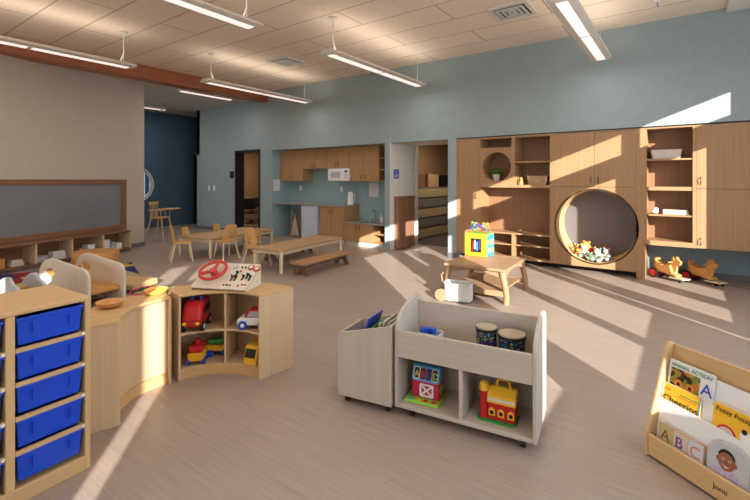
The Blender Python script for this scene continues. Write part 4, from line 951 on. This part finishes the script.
# ================================================================ BOOK DISPLAY
F0 = Vector((-.18, 2.767, 0)); ad = atan2(-.586, .81)
t = thing('book_display', 'maple book display rack with white tiers at the right front', 'book display', tuple(F0), ad); BD = t
DW = .76
sidep = [(0, 0), (0, .135), (.01, .15), (.15, .575), (.165, .597), (.19, .60), (.21, .585), (.26, 0)]
for x0 in (0, DW-.02): MB().prism(sidep, x0-.0, x0+.02, 'x').build('side_panel', 'maple_z', t, bevel=.006, seg=3)
MB().box(.02, DW-.02, .002, .02, .012, .125).build('front_lip', 'maple_x', t, bevel=.005)
MB().box(.02, DW-.02, .192, .206, .03, .59).build('back_panel', 'maple_x', t, bevel=.003)
MB().box(.02, DW-.02, .02, .192, .02, .035).build('bottom_panel', 'maple_x', t)
def tier(v0, z0, v1, z1, right=None):
    # a leaning white sheet whose top edge dips towards the right
    n = 16; mb = MB(); f = []; 
    dv = (v1-v0)/(z1-z0)
    def top(u): return z1 - (.05*(u/.72)**2 if right is None else right*(u/.72)**2)
    fr = [(0.022, z0)]+[(DW-.022, z0)]+[(DW-.022-(DW-.044)*i/n, top(DW-.022-(DW-.044)*i/n)) for i in range(n+1)]
    mb.prism(fr, 0, .004, 'y')
    for v in mb.bm.verts: v.co.y += v0+(v.co.z-z0)*dv
    mb.build('tier', 'white_plastic', t, label='white plastic tier sheet')
tier(.05, .036, .09, .31); tier(.09, .20, .125, .385, 0.02); tier(.13, .30, .165, .50, .015)
text('Jonti', .034, 'black', t, T(.352, .0013, .058) @ Rx(90), name='maker_mark')
Md = T(*F0) @ Rz(degrees(ad))
def book(lab, u, v, z, w, h, lean, mat, name='picture_book', roll=0):
    t = thing(name, lab, 'book', tuple(Md @ Vector((u, v, z))), ad, 'books on the display rack')
    X = Rx(-lean) @ Ry(roll)
    MB().box(0, w, -.004, .004, 0, h, X=X).build('cover', mat, t, bevel=.001); MB().box(.001, w-.002, -.0028, .0028, .003, h+.0005, X=X).build('pages', 'paper', t)
    def face(x0, x1, z0, z1, m, n='cover_art', dy=.0045): return MB().box(x0, x1, -dy-.0008, -.0035, z0, z1, X=X).build(n, m, t)
    def word(s, x, z, size, m, n='lettering'): return text(s, size, m, t, X @ T(x, -.0062, z) @ Rx(90), n)
    return t, X, face, word
# ANIMAL ACTION
b_, X, face, word = book('white picture book titled ANIMAL ACTION with a tiger photo on the top tier', .03, .124, .315, .235, .205, 10, 'paper')
face(.012, .165, .02, .165, 'animal_print'); word('ANIMAL ACTION', .010, .173, .0275, 'green'); word('A', .172, .09, .085, 'blue'); 
MB().prism(circ(.20, .04, .028, 20), -.0065, -.0045, 'y', X=X).build('cover_art', 'orange', b_)
for cx in (.06, .12): MB().prism(circ(cx, .09, .022, 16), -.0068, -.005, 'y', X=X).build('cover_art', 'orange', b_); MB().prism(circ(cx, .09, .009, 12), -.0075, -.006, 'y', X=X).build('cover_art', 'black', b_)
# Cheerios
b_, X, face, word = book('yellow counting book titled Cheerios on the middle tier', .003+.022, .083, .215, .20, .183, 10, 'yellow')
word('Cheerios', .008, .09, .05, 'black'); face(.085, .185, .135, .142, 'orange'); face(.095, .19, .148, .153, 'green'); face(0, .006, 0, .183, 'white_plastic'); face(.194, .2, 0, .183, 'sky'); word('The', .02, .15, .016, 'red')
# Fuzzy
b_, X, face, word = book('yellow picture book titled Fuzzy Fuzzy Fuzzy on the right of the middle tier', .285, .083, .215, .24, .20, 10, 'yellow')
word('Fuzzy Fuzzy Fuzzy', .012, .165, .032, 'black'); MB().prism(circ(.065, .07, .045, 24), -.0062, -.0045, 'y', X=X).build('cover_art', 'pink_red', b_); MB().prism(circ(.065, .07, .036, 24), -.007, -.005, 'y', X=X).build('cover_art', 'terracotta', b_)
MB().prism(circ(.15, .10, .028, 20), -.0062, -.0045, 'y', X=X).build('cover_art', 'white_plastic', b_); MB().prism(circ(.14, .122, .012, 12), -.007, -.005, 'y', X=X).build('cover_art', 'black', b_); face(.17, .235, .02, .11, 'sky')
# ABC
b_, X, face, word = book('wooden-edged ABC alphabet book leaning on the front lip', .05, .030, .037, .235, .165, 8, 'toy_wood')
for i, (ch, m, c2) in enumerate([('A', 'tan', 'brown_plush'), ('B', 'terracotta', 'purple'), ('C', 'fridge', 'orange')]):
    face(.006+i*.076, .078+i*.076, .006, .159, m); word(ch, .014+i*.076, .085, .075, c2)
# baby board book
b_, X, face, word = book('rounded grey board book with a smiling baby on the front lip', .30, .030, .037, .001, .001, 8, 'grey_plastic', 'board_book')
for c_ in kids(b_): bpy.data.objects.remove(c_)
MB().prism(rrect(0, .175, 0, .23, .06, 8), -.006, .006, 'y', X=X).build('cover', 'grey_shell', b_, bevel=.002)
MB().prism([(.025, .05), (.14, .05), (.135, .10), (.105, .12), (.06, .12), (.03, .10)], -.0075, -.0058, 'y', X=X).build('printed_shirt', 'shirt_print', b_)
MB().prism(circ(.083, .155, .037, 28, .046), -.0082, -.006, 'y', X=X).prism(circ(.046, .15, .008, 12, .011), -.0082, -.006, 'y', X=X).prism(circ(.12, .15, .008, 12, .011), -.0082, -.006, 'y', X=X).build('printed_face', 'skin_print', b_)
MB().prism([(.083+.039*cos(R(a)), .157+.047*sin(R(a))) for a in range(15, 166, 10)]+[(.083+.030*cos(R(a)), .163+.026*sin(R(a))) for a in range(160, 19, -10)], -.0088, -.0075, 'y', X=X).build('printed_hair', 'hair_print', b_)
for cx in (.069, .097): MB().prism(circ(cx, .158, .006, 12, .004), -.0088, -.0078, 'y', X=X).build('printed_eye', 'white_plastic', b_); MB().prism(circ(cx, .158, .003, 10), -.0092, -.0082, 'y', X=X).build('printed_pupil', 'black', b_)
MB().prism([(.067, .133), (.083, .127), (.099, .133), (.083, .121)], -.0088, -.0078, 'y', X=X).build('printed_mouth', 'white_plastic', b_); MB().prism(circ(.083, .145, .006, 10, .004), -.0088, -.0078, 'y', X=X).build('printed_nose', 'brown_plush', b_)

# ================================================================ RUG AND LOUNGE AREA
tag(MB().prism(rrect(-1.2, 1.2, -.95, .95, .03), 0, .012, 'z', X=Rz(-19)).build('block_rug', 'rug_blocks', loc=(-7.29, 2.42, .001)), 'rug of red, navy, tan and yellow blocks behind the curved units', 'rug')
def panel_chair(lab, x, y, rz, m, L, hgt, gap, hole=True):
    t = thing('lounge_chair', lab, 'chair', (x, y, .014), R(rz), 'rounded low lounge chairs')
    pf = [(-L/2, .02), (L/2, .02)]+[(L/2-.13+.13*cos(R(a)), hgt*.86-.13+.13*sin(R(a))) for a in range(0, 91, 10)]+[(-L/2+.26+.26*cos(R(a)), hgt-.22+.22*sin(R(a))) for a in range(90, 181, 10)]
    for k in (0, 1):
        mb = MB(); mb.prism(pf, gap*k-.018, gap*k+.018, 'y', holes=[circ(-L/2+.22, hgt-.17, .11, 24, .055)] if hole else ()); mb.build('side_panel', m, t, bevel=.012, seg=3)
    MB().box(-L/2+.1, L/2-.06, .02, gap-.02, .14, .19).build('seat', 'toy_wood', t, bevel=.01); MB().box(-L/2+.1, -L/2+.15, .02, gap-.02, .19, hgt*.7).build('backrest', 'toy_wood', t, bevel=.006)
    return t
panel_chair('low lounge chair with two big rounded cream side panels behind the tray rack', -6.02, 1.98, 10, 'cream_shell', 1.0, .53, .42)
panel_chair('small grey rounded chair behind the left end of the tray rack', -5.58, 1.35, 12, 'grey_shell', .46, .50, .24, False)
t = thing('drum_table', 'round golden wooden drum table near the cubby shelf', 'table', (-8.18, 3.16, .014))
MB().lathe([(.29, 0), (.33, .02), (.35, .12), (.35, .24), (.33, .27), (.0, .275)], n=40).build('body', 'toy_wood', t, smooth=True)
t = thing('rug_cushion', 'flat tan square cushion lying on the block rug', 'cushion', (-6.3, 2.86, .014), R(20))
MB().box(-.28, .28, -.22, .22, 0, .09).build('cushion', 'maple_x', t, bevel=.02, seg=3)

# ================================================================ CAMERA
cam = bpy.data.cameras.new('Camera'); co = bpy.data.objects.new('Camera', cam); COL.objects.link(co)
cam.sensor_fit = 'HORIZONTAL'; cam.sensor_width = 36; cam.lens = 429*36/750; cam.shift_y = -70/750; cam.clip_start = .05
co.location = (0, 0, H_CAM); co.rotation_euler = (pi/2, 0, R(35.852)); S.camera = co
v = S.view_settings; v.view_transform = 'Standard'; v.look = 'None'; v.gamma = 1; v.use_curve_mapping = False; v.exposure = -0.40
S.cycles.max_bounces = 8; S.cycles.diffuse_bounces = 5; S.cycles.sample_clamp_indirect = 4; S.cycles.caustics_reflective = False; S.cycles.caustics_refractive = False
